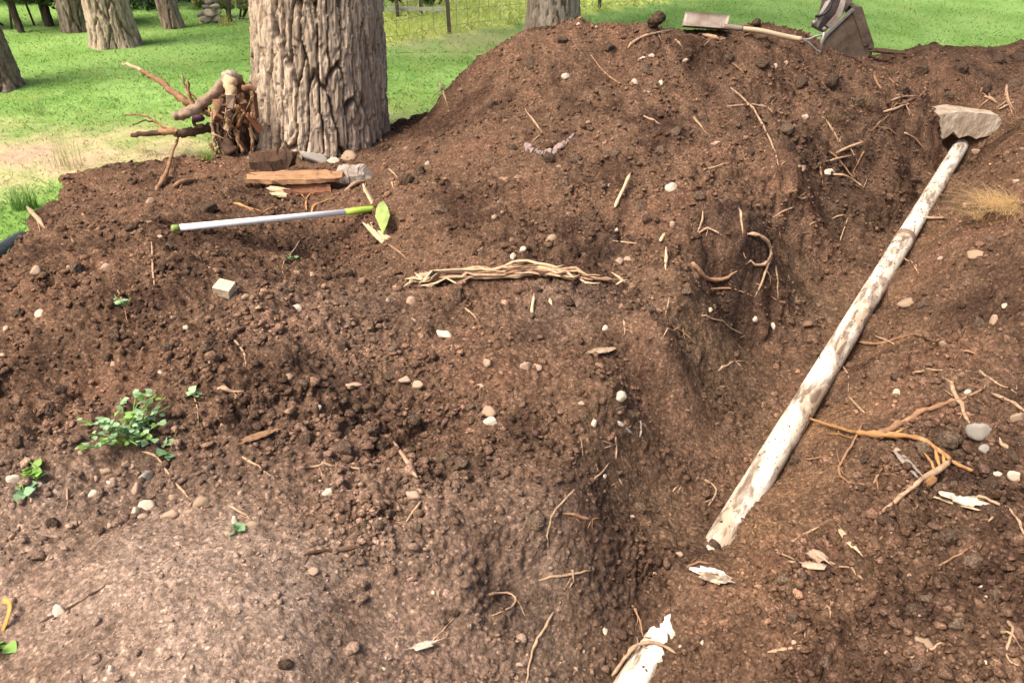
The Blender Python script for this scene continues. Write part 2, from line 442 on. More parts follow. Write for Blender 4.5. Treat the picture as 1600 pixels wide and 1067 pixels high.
# small hollows with dark shade in them: (u, v, z, radius, depth)
PITS = [(5, 600, .08, .07, .10), (935, 375, .17, .08, .12), (975, 355, .18, .06, .10), (1165, 425, .08, .12, .20), (1130, 400, .1, .08, .13), (640, 690, -.01, .10, .05), (790, 895, -.07, .06, .06), (985, 575, .03, .06, .06), (500, 405, -.05, .14, .06),
        (1290, 215, .3, .10, .1), (1265, 290, .15, .09, .1), (1395, 88, .36, .15, .16), (130, 625, .1, .07, .06), (70, 570, .12, .05, .05), (560, 812, .045, .05, .035), (610, 800, .04, .05, .04), (330, 325, .1, .08, .06), (180, 395, .18, .06, .04), (985, 90, .62, .05, .04), (930, 95, .6, .05, .04),
        (1490, 705, .04, .05, .03), (850, 690, 0, .05, .04), (480, 780, .05, .05, .03), (600, 360, .05, .08, .07)]
BUMPS = [(540, 705, .0, .05, .03), (240, 335, .12, .06, .05), (320, 325, .13, .05, .06), (860, 290, .3, .07, .05), (960, 245, .35, .07, .05), (1054, 205, .42, .08, .06), (720, 460, .08, .05, .04), (1240, 190, .42, .12, .08), (1300, 140, .45, .12, .08), (1180, 120, .5, .12, .07), (1080, 110, .55, .1, .05), (900, 70, .7, .1, .05),
         (695, 715, -.02, .05, .04), (1420, 475, -.05, .05, .04), (1530, 250, .12, .1, .05), (1590, 130, .35, .12, .08), (1460, 95, .42, .1, .06), (760, 300, .22, .08, .04), (640, 280, .15, .06, .05), (450, 560, .13, .07, .04), (90, 380, .1, .07, .05), (60, 470, .13, .07, .04)]
def gsum(x, y, spots):
    out = np.zeros(x.shape)
    for (u, v, z, r, a) in spots:
        p = PZ(u, v, z)
        m = (np.abs(x - p.x) < 2.8 * r) & (np.abs(y - p.y) < 2.8 * r)
        out[m] += a * np.exp(-((x[m] - p.x) ** 2 + (y[m] - p.y) ** 2) / (r * r))
    return out

def pipe_gap(x, y):
    """distance on the map to the pipe's line, and the height of its axis there"""
    ax, ay = PIPE_A.x, PIPE_A.y; dx, dy = PIPE_DIR.x, PIPE_DIR.y
    L2 = dx * dx + dy * dy
    t = ((x - ax) * dx + (y - ay) * dy) / L2
    d = np.abs((x - ax) * dy - (y - ay) * dx) / math.sqrt(L2)
    return d, PIPE_A.z + t * PIPE_DIR.z, t

def pipe_cap(x, y, h):
    """the trench floor leaves the upper part of the pipe bare as far as it is dug free"""
    pd, pz, pt = pipe_gap(x, y); L_ = PIPE_LEN
    w1 = .13 * gnoise(x / .10, y / .10, 97) + .05 * gnoise(x / .03, y / .03, 99)
    shut = sstep(L_ * .785, L_ * .89, pt + w1) * (1 - sstep(L_ * .935, L_ * 1.0, pt + .6 * w1))
    near_end = sstep(L_ * .86, L_ * .93, pt)
    cap = pz + .010 + .034 * near_end + .45 * np.maximum(0, pd - .045) + 6 * np.maximum(0, pd - .080 - .02 * gnoise(x / .08, y / .08, 92)) + .022 * fbm(x / .07, y / .07, 96, 4) + shut * .14 + 5 * (pt < -.05)
    return np.where(pd < .3, np.minimum(h, cap), h)

def land(x, y, fine=True, parts=False):
    sd = soil_sd(x, y)
    wob = fbm(x / .35, y / .35, 31, 3) * .14
    soil = sstep(-.02, .05, sd + wob)
    h = base_h(x, y)
    far = sstep(9.0, 16.0, np.hypot(x, y))
    lawn_h = .02 * fbm(x / 1.4, y / 1.4, 61, 3)
    h = np.where(sd < 0, h * np.clip(1 + sd / .5, 0, 1), h)
    h = h * (1 - far) + lawn_h * (1 - soil) * (1 - far)
    sm = np.clip(blob(x, y, SMOOTH), 0, 1); rg = np.clip(blob(x, y, ROUGH), 0, 1.2)
    rough = np.clip(.62 + .5 * rg - .80 * sm * (1 - .5 * np.clip(rg - .6, 0, 1)), .14, 1.15)
    h = h + soil * (gsum(x, y, BUMPS) - gsum(x, y, PITS))
    hb = h.copy(); d = np.zeros(x.shape)
    if fine:
        # measure along the trench walls rather than straight down on the map
        pd, pz, pt = pipe_gap(x, y)
        sgn = np.sign((x - PIPE_A.x) * perp.x + (y - PIPE_A.y) * perp.y)
        off = sgn * np.clip(pd - .10, 0, .42) * .9
        px_ = x + perp.x * off; py_ = y + perp.y * off
        wx = px_ + .005 * gnoise(px_ / .05, py_ / .05, 90) + .003 * gnoise(px_ / .014, py_ / .014, 94)
        wy = py_ + .005 * gnoise(px_ / .05, py_ / .05, 91) + .003 * gnoise(px_ / .014, py_ / .014, 95)
        pm = sstep(-.25, .35, fbm(px_ / .28, py_ / .28, 41, 2))
        d = rough * (.040 * fbm(px_ / .34, py_ / .34, 3, 4) + .030 * fbm(px_ / .11, py_ / .11, 8, 4))
        d -= rough * .030 * np.maximum(0, 1 - np.abs(fbm(px_ / .16, py_ / .16, 83, 3)) / .10) * pm
        d += rough * rough * (.040 * pm * lumps(wx, wy, .115, 12) + .030 * lumps(wx + 3, wy, .055, 15) * (.35 + .65 * pm))
        d += rough ** .8 * (.022 * lumps(wx, wy + 5, .027, 19))
        d += .009 * lumps(wx, wy + 9, .0135, 23) * (.18 + .82 * np.minimum(rough, 1))
        d += .006 * rough * gnoise(px_ / .02, py_ / .02, 27)
        d += sm * (.0028 * gnoise(px_ / .024, py_ / .024, 72) + .012 * fbm(px_ / .10, py_ / .10, 75, 3))
        d = soil * d * (1 - .5 * np.exp(-(pd / .10) ** 2)) + (1 - soil) * .012 * fbm(x / .12, y / .12, 66, 3)
        d = d + .02 * soil * (1 - sstep(.05, .35, sd)) * (1 + fbm(x / .1, y / .1, 5, 2))
        h = pipe_cap(x, y, hb + d)
    if parts: return h, soil, rough, sd, hb, d
    return h, soil, rough, sd

def soil_color(x, y, rough):
    n1 = fbm(x / .55, y / .55, 101, 4); n2 = fbm(x / .16, y / .16, 111, 3); n3 = gnoise(x / .035, y / .035, 121)
    dark = np.array([.078, .046, .027]); mid = np.array([.150, .091, .050]); red = np.array([.186, .103, .056])
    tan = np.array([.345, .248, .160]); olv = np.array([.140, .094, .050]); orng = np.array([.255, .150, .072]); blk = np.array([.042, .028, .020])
    def mix(a, b, t): return a + (b - a) * t[..., None]
    c = mix(np.broadcast_to(mid, x.shape + (3,)), dark, sstep(-.05, .45, n1 + .4 * n2))
    c = mix(c, red, .7 * sstep(.0, .4, -n1 + .3 * n3))
    c = mix(c, olv, np.clip(blob(x, y, OLIVE) * (.75 + .6 * n2), 0, .9))
    c = mix(c, orng, np.clip(blob(x, y, ORANGE) * (.8 + .8 * n2), 0, 1))
    c = mix(c, tan, np.clip(blob(x, y, TAN) * (.92 + .5 * n2 + .25 * n3), 0, 1))
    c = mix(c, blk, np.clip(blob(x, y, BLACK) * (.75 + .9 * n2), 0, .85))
    ci = worley(x / .027, y / .027, 140)[2]; cj = worley(x / .07, y / .07, 141)[2]
    return c * (.72 + .36 * ci + .24 * cj)[..., None] * np.array([.77, .755, .86])

FA, FB = PZ(560, 76, 0), PZ(1075, -2, 0)
def beyond(x, y):      # behind the wire fence
    ex, ey = FB.x - FA.x, FB.y - FA.y
    return ((ex * (y - FA.y) - ey * (x - FA.x)) > 0) & (x > FA.x - .1) & (x < FB.x + .5)
DRY = [(60, 235, 0, .55, 1), (130, 250, 0, .45, 1), (-80, 230, 0, .6, .8), (190, 215, 0, .4, .7), (20, 280, 0, .35, .6), (250, 235, 0, .4, .9), (620, 190, 0, .3, .35), (560, 190, 0, .5, .4), (740, 62, 0, .8, .55), (660, 68, 0, .6, .4), (320, 240, 0, .4, .6)]
def lawn_color(x, y):
    n1 = fbm(x / 1.1, y / 1.1, 201, 3); n2 = fbm(x / .25, y / .25, 211, 3)
    g1 = np.array([.128, .228, .050]); g2 = np.array([.190, .305, .082]); dry = np.array([.42, .33, .185]); bare = np.array([.36, .25, .17])
    def mix(a, b, t): return a + (b - a) * t[..., None]
    c = mix(np.broadcast_to(g1, x.shape + (3,)), g2, sstep(-.3, .3, n1 + .5 * n2))
    dr = blob(x, y, DRY)
    c = mix(c, np.array([.25, .30, .085]), .30 * sstep(.05, .45, fbm(x / .6, y / .6, 221, 3)))
    c = mix(c, np.array([.56, .62, .17]), beyond(x, y) * .9)  # meadow ground brightened in its colour to look sunlit
    c = mix(c, dry, np.clip(dr * (.8 + 1.0 * n2) , 0, .92))
    c = mix(c, bare, np.clip((dr - .45) * 1.8 * (.7 + 1.2 * n1), 0, .85))
    return c, dr

# near ground, sampled finer towards where one stands
NR, NA = 760, 720
rr = np.geomspace(0.85, 9.0, NR); aa = np.radians(np.linspace(-55, 55, NA))
RR, AA = np.meshgrid(rr, aa, indexing='ij')
GX = RR * np.sin(AA); GY = RR * np.cos(AA)
GZ, GS, GROUGH, GSD, GHB, GD = land(GX, GY, True, True)
hr = np.gradient(GHB, rr, axis=0); ht = np.gradient(GHB, aa, axis=1) / RR     # slope of the smooth ground
hx = hr * np.sin(AA) + ht * np.cos(AA); hy = hr * np.cos(AA) - ht * np.sin(AA)
nn = np.sqrt(1 + hx * hx + hy * hy)
PX0, PY0 = GX, GY
GX = GX - GD * hx / nn; GY = GY - GD * hy / nn
GZ = pipe_cap(GX, GY, GHB + GD / nn)
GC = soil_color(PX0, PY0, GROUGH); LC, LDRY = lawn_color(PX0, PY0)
idx = np.arange(NR * NA).reshape(NR, NA)
quads = np.stack([idx[:-1, :-1], idx[:-1, 1:], idx[1:, 1:], idx[1:, :-1]], -1).reshape(-1, 4)[:, ::-1]
is_soil = GS.ravel()[quads].mean(1) > .5
GV = np.stack([GX, GY, GZ], -1).reshape(-1, 3)
def submesh(name, faces, cols):
    used = np.unique(faces); remap = np.full(len(GV), -1); remap[used] = np.arange(len(used))
    return np_mesh(name, GV[used], remap[faces], cols[used])
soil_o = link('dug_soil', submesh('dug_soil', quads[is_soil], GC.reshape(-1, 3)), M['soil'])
tagged(soil_o, 'heaped brown soil dug out along the trench', kind='structure')
lawn_o = link('lawn', submesh('lawn', quads[~is_soil], LC.reshape(-1, 3)), M['lawn'])
tagged(lawn_o, 'green mown lawn with dry bare patches', kind='structure')

# coarser ground beside and behind, and out to the horizon
def ring(name, r0, r1, n, a0, a1, m, want, kind):
    r = np.geomspace(r0, r1, n); a = np.radians(np.linspace(a0, a1, m))
    R_, A_ = np.meshgrid(r, a, indexing='ij'); X = R_ * np.sin(A_); Y = R_ * np.cos(A_)
    Z, S, RG, SD = land(X, Y, False)
    ii = np.arange(n * m).reshape(n, m)
    q = np.stack([ii[:-1, :-1], ii[:-1, 1:], ii[1:, 1:], ii[1:, :-1]], -1).reshape(-1, 4)[:, ::-1]
    so = S.ravel()[q].mean(1) > .5
    q = q[so] if want == 'soil' else q[~so]
    if not len(q): return None
    used = np.unique(q); rm = np.full(n * m, -1); rm[used] = np.arange(len(used))
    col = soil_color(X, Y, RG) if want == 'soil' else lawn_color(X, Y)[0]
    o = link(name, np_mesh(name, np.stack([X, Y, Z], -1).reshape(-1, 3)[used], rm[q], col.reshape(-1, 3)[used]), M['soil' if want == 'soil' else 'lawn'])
    return tagged(o, None, kind=kind)
ring('soil_ground', .02, 9.0, 70, 55, 305, 90, 'soil', 'structure')
ring('soil_ground', .02, .85, 20, -55, 55, 40, 'soil', 'structure')
ring('lawn_ground', .02, 9.0, 70, 55, 305, 90, 'lawn', 'structure')
ring('lawn_ground', 9.0, 900, 130, -55, 55, 140, 'lawn', 'structure')
ring('lawn_ground', 9.0, 900, 60, 55, 305, 60, 'lawn', 'structure')

# ray casting against the near ground
sub = idx[::2, ::2]
bq = np.stack([sub[:-1, :-1], sub[:-1, 1:], sub[1:, 1:], sub[1:, :-1]], -1).reshape(-1, 4)
rem = np.full(NR * NA, -1); rem[sub.ravel()] = np.arange(sub.size)
BVH = BVHTree.FromPolygons(GV[sub.ravel()].tolist(), rem[bq].tolist())
def hit(u, v):
    d = ray(u, v).normalized()
    loc, nor, i, t = BVH.ray_cast(Vector((0, 0, CAM_Z)), d)
    if loc is None:
        return PZ(u, v, 0), Vector((0, 0, 1))
    if nor.z < 0: nor = -nor
    return loc, nor
def ground_z(x, y):
    loc, nor, i, t = BVH.ray_cast(Vector((x, y, 5)), Vector((0, 0, -1)))
    return loc.z if loc is not None else 0.0
# ------------------------------------------------------------------ loose crumbs and clods of soil
def ico(sub):
    bm = bmesh.new(); bmesh.ops.create_icosphere(bm, subdivisions=sub, radius=1)
    v = np.array([p.co[:] for p in bm.verts]); f = np.array([[q.index for q in p.verts] for p in bm.faces]); bm.free()
    return v, f
ICO = {1: ico(1), 2: ico(2), 3: ico(3)}
def rots(n, g):
    q = g.normal(size=(n, 4)); q /= np.linalg.norm(q, axis=1)[:, None]
    w, x, y, z = q.T
    return np.stack([np.stack([1 - 2 * (y * y + z * z), 2 * (x * y - z * w), 2 * (x * z + y * w)], -1),
                     np.stack([2 * (x * y + z * w), 1 - 2 * (x * x + z * z), 2 * (y * z - x * w)], -1),
                     np.stack([2 * (x * z - y * w), 2 * (y * z + x * w), 1 - 2 * (x * x + y * y)], -1)], 1)
def lump_batch(pos, rad, col, sub, g, jit=.22):
    v0, f0 = ICO[sub]; n = len(pos); m = len(v0)
    if sub == 1:
        v = v0[None] * (1 + jit * g.normal(size=(n, m, 1)))
    else:
        kk = 8
        pn = g.normal(size=(n, kk, 3)); pn /= np.linalg.norm(pn, axis=2)[..., None]
        dk = g.uniform(.5, .95, (n, 1, kk))
        dots = np.einsum('mi,nki->nmk', v0, pn)
        r_ = np.min(np.where(dots > .05, dk / np.maximum(dots, .05), 9), axis=2)
        v = v0[None] * (np.minimum(r_, 1.15) * (1 + .07 * g.normal(size=(n, m))))[..., None]
    v = v * g.uniform(.55, 1.25, size=(n, 1, 3))
    v = np.einsum('nij,nmj->nmi', rots(n, g), v) * rad[:, None, None]
    v[:, :, 2] *= .75
    v += pos[:, None, :]
    f = f0[None] + (np.arange(n) * m)[:, None, None]
    c = np.repeat(col, m, axis=0)
    return v.reshape(-1, 3), f.reshape(-1, 3), c

g1 = np.random.default_rng(3)
soil_idx = np.where((GS.ravel() > .7) & (GSD.ravel() > .02))[0]
pdist, paxis, ptt = pipe_gap(GX.ravel()[soil_idx], GY.ravel()[soil_idx])
rgh = GROUGH.ravel()[soil_idx]
patch = sstep(-.3, .4, fbm(GX.ravel()[soil_idx] / .22, GY.ravel()[soil_idx] / .22, 301, 3))
more = blob(GX.ravel()[soil_idx], GY.ravel()[soil_idx], [(1500, 800, .05, .35, 1.6), (1430, 940, 0, .35, 1.3), (1560, 980, .05, .3, 1.2), (640, 690, 0, .3, 1.6), (590, 815, .04, .12, 1.5), (400, 560, .14, .4, .8), (1300, 200, .3, .4, .8), (1040, 930, -.22, .14, 1.2)])
wgt = (1 + more) * (np.clip(rgh, 0, 1.2) ** 1.3) * (.25 + .9 * patch) * np.where(pdist < .07, .12, 1) + .03
dist = RR.ravel()[soil_idx]
def scatter(n, rmin, rmax, alpha, far_boost=0.0):
    w = wgt * dist ** far_boost; w = w / w.sum()
    k = g1.choice(soil_idx, size=n, p=w)
    r = rmin * (1 - g1.random(n)) ** (-1 / alpha); r = np.minimum(r, rmax)
    pos = GV[k].copy(); pos[:, :2] += g1.normal(size=(n, 2)) * .004
    pos[:, 2] += r * g1.uniform(-.30, .45, n)
    c = GC.reshape(-1, 3)[k] * (g1.uniform(.85, 1.5, (n, 1)) + .8 * (g1.random((n, 1)) < .12))
    return pos, r, c
Vs, Fs, Cs = [], [], []; off = 0
wgt_rough = wgt
wgt_grit = np.full(len(soil_idx), 1.0) * np.where(pdist < .07, .15, 1)
for n, a, b, al, sub, fb, ww, gain in ((21000, .0042, .010, 2.2, 1, .6, wgt_rough, 1.22), (4300, .0085, .020, 2.6, 2, .9, wgt_rough, 1.22), (11000, .0075, .018, 2.6, 1, 2.2, wgt_rough, 1.25), (500, .015, .028, 3.0, 2, 1.0, wgt_rough, 1.0), (11000, .0017, .0040, 2.4, 1, .1, wgt_grit, 1.2)):
    wgt = ww
    p, r, c = scatter(n, a, b, al, fb)
    v, f, cc = lump_batch(p, r, c * gain, sub, g1, .30)
    Vs.append(v); Fs.append(f + off); Cs.append(cc); off += len(v)
wgt = wgt_rough
cr = link('soil_crumbs', np_mesh('soil_crumbs', np.concatenate(Vs), np.concatenate(Fs), np.concatenate(Cs), False), M['clod'])
tagged(cr, 'loose crumbs and small clods of brown soil strewn over the heaps', 'soil crumbs', kind='stuff')
# the larger clods one by one, pieces of the heaped soil
clod_meshes = []
ICO[4] = ico(4)
for i in range(9):
    v0, f0 = ICO[4]
    gg = np.random.default_rng(50 + i)
    pn = gg.normal(size=(9, 3)); pn /= np.linalg.norm(pn, axis=1)[:, None]; dk = gg.uniform(.55, .95, 9)
    dots = v0 @ pn.T
    r_ = np.minimum(np.min(np.where(dots > .05, dk[None] / np.maximum(dots, .05), 9), axis=1), 1.1)
    f1 = worley(v0[:, 0] * 2.2 + v0[:, 2] * 1.3 + i, v0[:, 1] * 2.2 + v0[:, 2] * 1.7, 420 + i)[0]
    d = r_ * (1 + .16 * fbm(v0[:, 0] * 2.3 + 7 * i, v0[:, 1] * 2.3 + v0[:, 2] * 2.7, 400 + i, 3) - .22 * (f1 - .4) + .10 * fbm(v0[:, 0] * 7 + v0[:, 2] * 5, v0[:, 1] * 7 - v0[:, 2] * 4, 430 + i, 2))
    v = v0 * d[:, None] * gg.uniform(.75, 1.15, 3)
    c0 = np.array(((.094, .062, .042), (.126, .085, .058), (.152, .104, .071))[i % 3])
    clod_meshes.append(np_mesh('soil_clod', v, f0, np.broadcast_to(c0, v.shape) * gg.uniform(.85, 1.15, (len(v), 1))))
def put_clod(p, r, k, gz=.2):
    o = link('soil_clod', clod_meshes[k % 9], M['clod'], soil_o)
    o.location = (p[0], p[1], p[2] + r * gz); o.scale = (r, r, r)
    o.rotation_euler = (random.uniform(0, 6.28), random.uniform(0, 6.28), random.uniform(0, 6.28))
    return o
CLODS_PX = [(540, 706, 42, 1), (695, 716, 34, 1), (722, 722, 26, 1), (640, 705, 20, 4), (1547, 760, 40, 0), (1482, 690, 46, 1), (1588, 715, 40, 0), (608, 804, 22, 1), (654, 824, 18, 1), (570, 822, 18, 1), (596, 822, 22, 4), (667, 856, 14, 4), (716, 465, 30, 0),
            (960, 243, 27, 1), (1054, 208, 28, 4), (1033, 237, 20, 1), (968, 641, 20, 0), (323, 328, 36, 3), (205, 360, 24, 3), (1440, 478, 24, 1), (1480, 840, 34, 0), (1385, 812, 28, 0), (1470, 862, 20, 3), (1510, 835, 22, 0), (1600, 690, 26, 0), (1545, 800, 30, 0), (1432, 1040, 24, 1), (1290, 900, 26, 0), (1262, 905, 20, 3),
            (1280, 925, 16, 0), (1342, 765, 18, 3), (1352, 720, 22, 3), (1500, 712, 26, 3), (1400, 590, 22, 0), (1530, 510, 26, 1), (1300, 130, 30, 0), (1340, 160, 26, 4), (1228, 205, 30, 1), (1190, 100, 24, 0), (1250, 130, 26, 3), (880, 290, 26, 1), (858, 250, 22, 0), (800, 236, 20, 3),
            (925, 340, 26, 0), (1000, 325, 28, 1), (940, 290, 18, 4), (1010, 345, 20, 3), (636, 285, 30, 0), (655, 268, 22, 0), (745, 395, 20, 3), (690, 330, 24, 1), (320, 545, 20, 1), (340, 560, 22, 4), (60, 520, 22, 0), (80, 640, 26, 0), (130, 640, 24, 3), (30, 690, 22, 0), (445, 560, 22, 1), (475, 600, 20, 4), (555, 580, 22, 1),
            (560, 640, 20, 3), (610, 590, 24, 1), (505, 650, 22, 0), (660, 660, 22, 0), (745, 640, 26, 1), (600, 690, 18, 0), (480, 690, 24, 3), (452, 712, 26, 1), (440, 690, 18, 4), (170, 560, 18, 3), (255, 420, 20, 0), (120, 420, 22, 1), (190, 470, 20, 0), (400, 545, 22, 3), (900, 250, 20, 1), (1100, 190, 22, 0), (1090, 310, 24, 1), (1170, 240, 22, 3),
            (770, 165, 20, 3), (690, 215, 18, 0), (830, 100, 22, 1), (880, 65, 20, 0), (950, 75, 22, 3), (1010, 110, 24, 1), (1075, 85, 20, 0), (1140, 95, 22, 3), (1410, 140, 24, 0), (1440, 110, 24, 3), (1500, 110, 26, 0), (1560, 95, 28, 3), (1585, 135, 32, 4), (1480, 150, 20, 1), (1540, 140, 24, 0), (1590, 90, 22, 0)]
nclod = 0
for k, (u, v, w, kind) in enumerate(CLODS_PX):
    p, nr = hit(u, v); r = w * .43 * depth(p) / FPX
    put_clod(p, r, kind + 3 * (k % 3), .0); nclod += 1
p, r, c = scatter(300 - nclod, .014, .026, 2.6, .9)
for i in range(len(p)):
    put_clod(p[i], r[i], int(g1.integers(9)), -.1)

# ------------------------------------------------------------------ trees
def bark_h(s, z, width, length, seed):
    w = s + .34 * width * fbm(s / (width * 2.2), z / (length * .5), seed + 40, 3) + .10 * width * gnoise(s * 0 + 3.1, z / (length * .9), seed + 44)
    zz = z + .25 * length * gnoise(s / (width * 1.3), z / length, seed + 41)
    f1, f2, cid = worley(w / width, zz / length, seed, .95)
    plate = sstep(.0, .13, f2 - f1 + .08 * fbm(s / (width * .4), z / (length * .12), seed + 50, 3))
    f1b, f2b, cidb = worley(w / (width * .42) + 9, zz / (length * .42), seed + 3, .95)
    plate2 = sstep(.0, .22, f2b - f1b)
    flake = worley(w / (width * .30) + 4, zz / (length * .26), seed + 6, .95)[2]
    grain = fbm(s / (width * .12), z / (length * .30), seed + 9, 3)
    return plate * (.62 + .30 * cid + .26 * flake) + .20 * plate2 * (.6 + .4 * cidb) + .16 * grain, plate * (.45 + .55 * plate2), cid

def tree_trunk(name, parent, r0, h_fine, h_top, n_around, n_up, width, length, deep, seed, flare, lean, colA, colB, lobes=5):
    zf = np.linspace(-.25, h_fine, n_up); zc = np.linspace(h_fine + .2, h_top, 24)
    z = np.r_[zf, zc]; th = np.linspace(0, 2 * np.pi, n_around, endpoint=False)
    Z, T = np.meshgrid(z, th, indexing='ij')
    R = r0 * (1 - .055 * np.clip(Z, 0, 99)) 
    R = R + flare * r0 * np.exp(-np.clip(Z + .05, 0, 9) / (.32 * r0 / .4)) * (1 + .45 * np.cos(lobes * T + seed) + .25 * np.cos((lobes + 2) * T + 2 * seed))
    s = T * r0 * 1.0
    # seam-free: blend two samples across the wrap
    h, pl, cid = bark_h(s, Z, width, length, seed)
    h2, pl2, cid2 = bark_h(s - 2 * np.pi * r0, Z, width, length, seed)
    t = sstep(.9, 1.0, T / (2 * np.pi))
    h = h * (1 - t) + h2 * t; pl = pl * (1 - t) + pl2 * t; cid = cid * (1 - t) + cid2 * t
    R = R + deep * (h - .6)
    R = R * (1 + .03 * fbm(np.cos(T) * 1.2 + seed, Z * .8 + np.sin(T) * 1.2, seed + 70, 2))
    cx = lean[0] * Z; cyy = lean[1] * Z
    V = np.stack([cx + R * np.cos(T), cyy + R * np.sin(T), Z], -1).reshape(-1, 3)
    n = len(z); m = n_around; ii = np.arange(n * m).reshape(n, m); jj = np.roll(ii, -1, axis=1)
    q = np.stack([ii[:-1], jj[:-1], jj[1:], ii[1:]], -1).reshape(-1, 4)
    blotch = fbm(s / .25, Z / .4, seed + 80, 3)
    cA = np.array(colA); cB = np.array(colB)
    mixv = np.clip(.15 + .75 * pl * (.5 + .7 * cid) + .3 * blotch, 0, 1)
    c = cB + (cA - cB) * mixv[..., None]
    return link(name, np_mesh(name, V, q, c.reshape(-1, 3)), M['bark'], parent)

def leaf_cloud(centers, radii, per, size, colA, colB, seed):
    g = np.random.default_rng(seed); Vv = []; Ff = []; Cc = []; o = 0
    for c, r in zip(centers, radii):
        n = per
        d = g.normal(size=(n, 3)); d /= np.linalg.norm(d, axis=1)[:, None]
        p = np.array(c) + d * (r * g.uniform(.25, 1.0, (n, 1)) ** .6) * np.array([1, 1, .8])
        R_ = rots(n, g); s = size * g.uniform(.6, 1.3, n)
        leaf = np.array([[-.5, 0, 0], [0, -.33, .04], [.62, 0, -.06], [0, .33, .04]])
        v = np.einsum('nij,mj->nmi', R_, leaf) * s[:, None, None] + p[:, None]
        t = g.random((n, 1)); col = np.array(colA) * (1 - t) + np.array(colB) * t
        Vv.append(v.reshape(-1, 3)); Ff.append(np.arange(n * 4).reshape(n, 4) + o); Cc.append(np.repeat(col, 4, 0)); o += n * 4
    return np.concatenate(Vv), np.concatenate(Ff), np.concatenate(Cc)

crown_mesh = {}
def add_crown(root, top, r0, lean, seed, share=None):
    rnd = random.Random(seed); tips = []
    base = Vector((lean[0] * top, lean[1] * top, top))
    for i in range(6):
        a = i * 1.05 + rnd.uniform(-.3, .3); b0 = base - Vector((lean[0], lean[1], 1)) * (1.4 - .22 * i)
        L = rnd.uniform(1.9, 2.8)
        p1 = b0 + Vector((math.cos(a) * L * .4, math.sin(a) * L * .4, L * .45)); p2 = b0 + Vector((math.cos(a) * L * .95, math.sin(a) * L * .95, L * .9))
        pts = spline([b0, p1, p2], .4); n = len(pts)
        MB().tube(pts, [r0 * (.42 - .34 * k / (n - 1)) for k in range(n)], 8, wob=.06, seed=i).build('limb', M['bark_plain'], root)
        tips += [p1 + (p2 - p1) * .5, p2]
    key = share or seed
    if key not in crown_mesh:
        cs = [tuple(t + Vector((rnd.uniform(-.6, .6), rnd.uniform(-.6, .6), rnd.uniform(.1, .9)))) for t in tips] + [tuple(base + Vector((rnd.uniform(-1, 1), rnd.uniform(-1, 1), rnd.uniform(1.5, 3.2)))) for _ in range(4)]
        V, F, Cq = leaf_cloud(cs, [rnd.uniform(.6, 1.0) for _ in cs], 70, .26, (.05, .11, .02), (.11, .19, .04), seed)
        crown_mesh[key] = np_mesh('crown', V, F, Cq, smooth=False)
    link('crown', crown_mesh[key], M['leafc'], root)

M['bark_plain'] = mat_plain('bark_plain', (.30, .23, .17), (.14, .10, .07), .95, .1, 14, 40, .8, .01, (5, 5, 1))
def tree(label, u, v, wpx, top, na, nu, hf, width, length, deep, seed, flare, lean, colA, colB, y=None, crown=True, group=None, lobes=5):
    p = PY(u, v, y) if y else PZ(u, v, 0)
    r = wpx / 2 * depth(p) / FPX
    p = p + Vector((p.x, p.y, 0)).normalized() * r * .9
    root = empty('tree', (p.x, p.y, 0), label, 'tree', group)
    tree_trunk('trunk', root, r, hf, top, na, nu, width, length, deep, seed, flare, lean, colA, colB, lobes)
    if crown: add_crown(root, top, r, lean, seed, 'crown')
    return root, p, r
grey = (.54, .415, .295); brown = (.10, .065, .045)
main_tree, MT, MTR = tree('thick furrowed trunk of the big tree standing between the hoe and the lawn', 505, 246, 190, 6.2, 360, 260, 1.35, .074, .56, .064, 5, .13, (.085, 0), grey, brown, lobes=4)
tree('tall pale-barked trunk on the far left lawn, flared at its foot', 183, 76, 62, 6.5, 150, 110, 1.5, .07, .5, .04, 9, .28, (-.02, 0), (.50, .39, .28), (.17, .115, .08))
tree('dark trunk half hidden behind the pale-barked trunk on the left', 122, 52, 40, 6.0, 90, 60, 1.2, .08, .5, .04, 14, .15, (.0, 0), (.28, .22, .17), (.12, .09, .06))
tree('short leaning brown trunk beside the pile of pale stones', 272, 46, 27, 5.0, 80, 60, 1.2, .07, .4, .035, 21, .22, (-.12, 0), (.36, .27, .21), (.13, .09, .06))
tree('dark trunk cut off by the left edge of the picture', -12, 146, 84, 6.0, 120, 100, 1.2, .06, .45, .035, 27, .16, (-.10, .05), (.30, .225, .17), (.12, .08, .055))
tree('grey trunk rising behind the top of the main soil heap', 864, 52, 78, 6.3, 120, 90, 1.4, .07, .4, .035, 33, .22, (.0, .0), (.40, .32, .25), (.15, .105, .075), y=9.6)
tree('slim dark trunk at the far left in front of the hedge', 78, 42, 12, 5.0, 30, 30, 1.2, .08, .4, .02, 37, .2, (-.06, 0), (.10, .075, .055), (.05, .035, .03))
tree('slim dark trunk leaning at the far left beside the hedge', 34, 52, 9, 5.0, 30, 30, 1.2, .08, .4, .02, 39, .2, (-.10, 0), (.10, .075, .055), (.05, .035, .03))

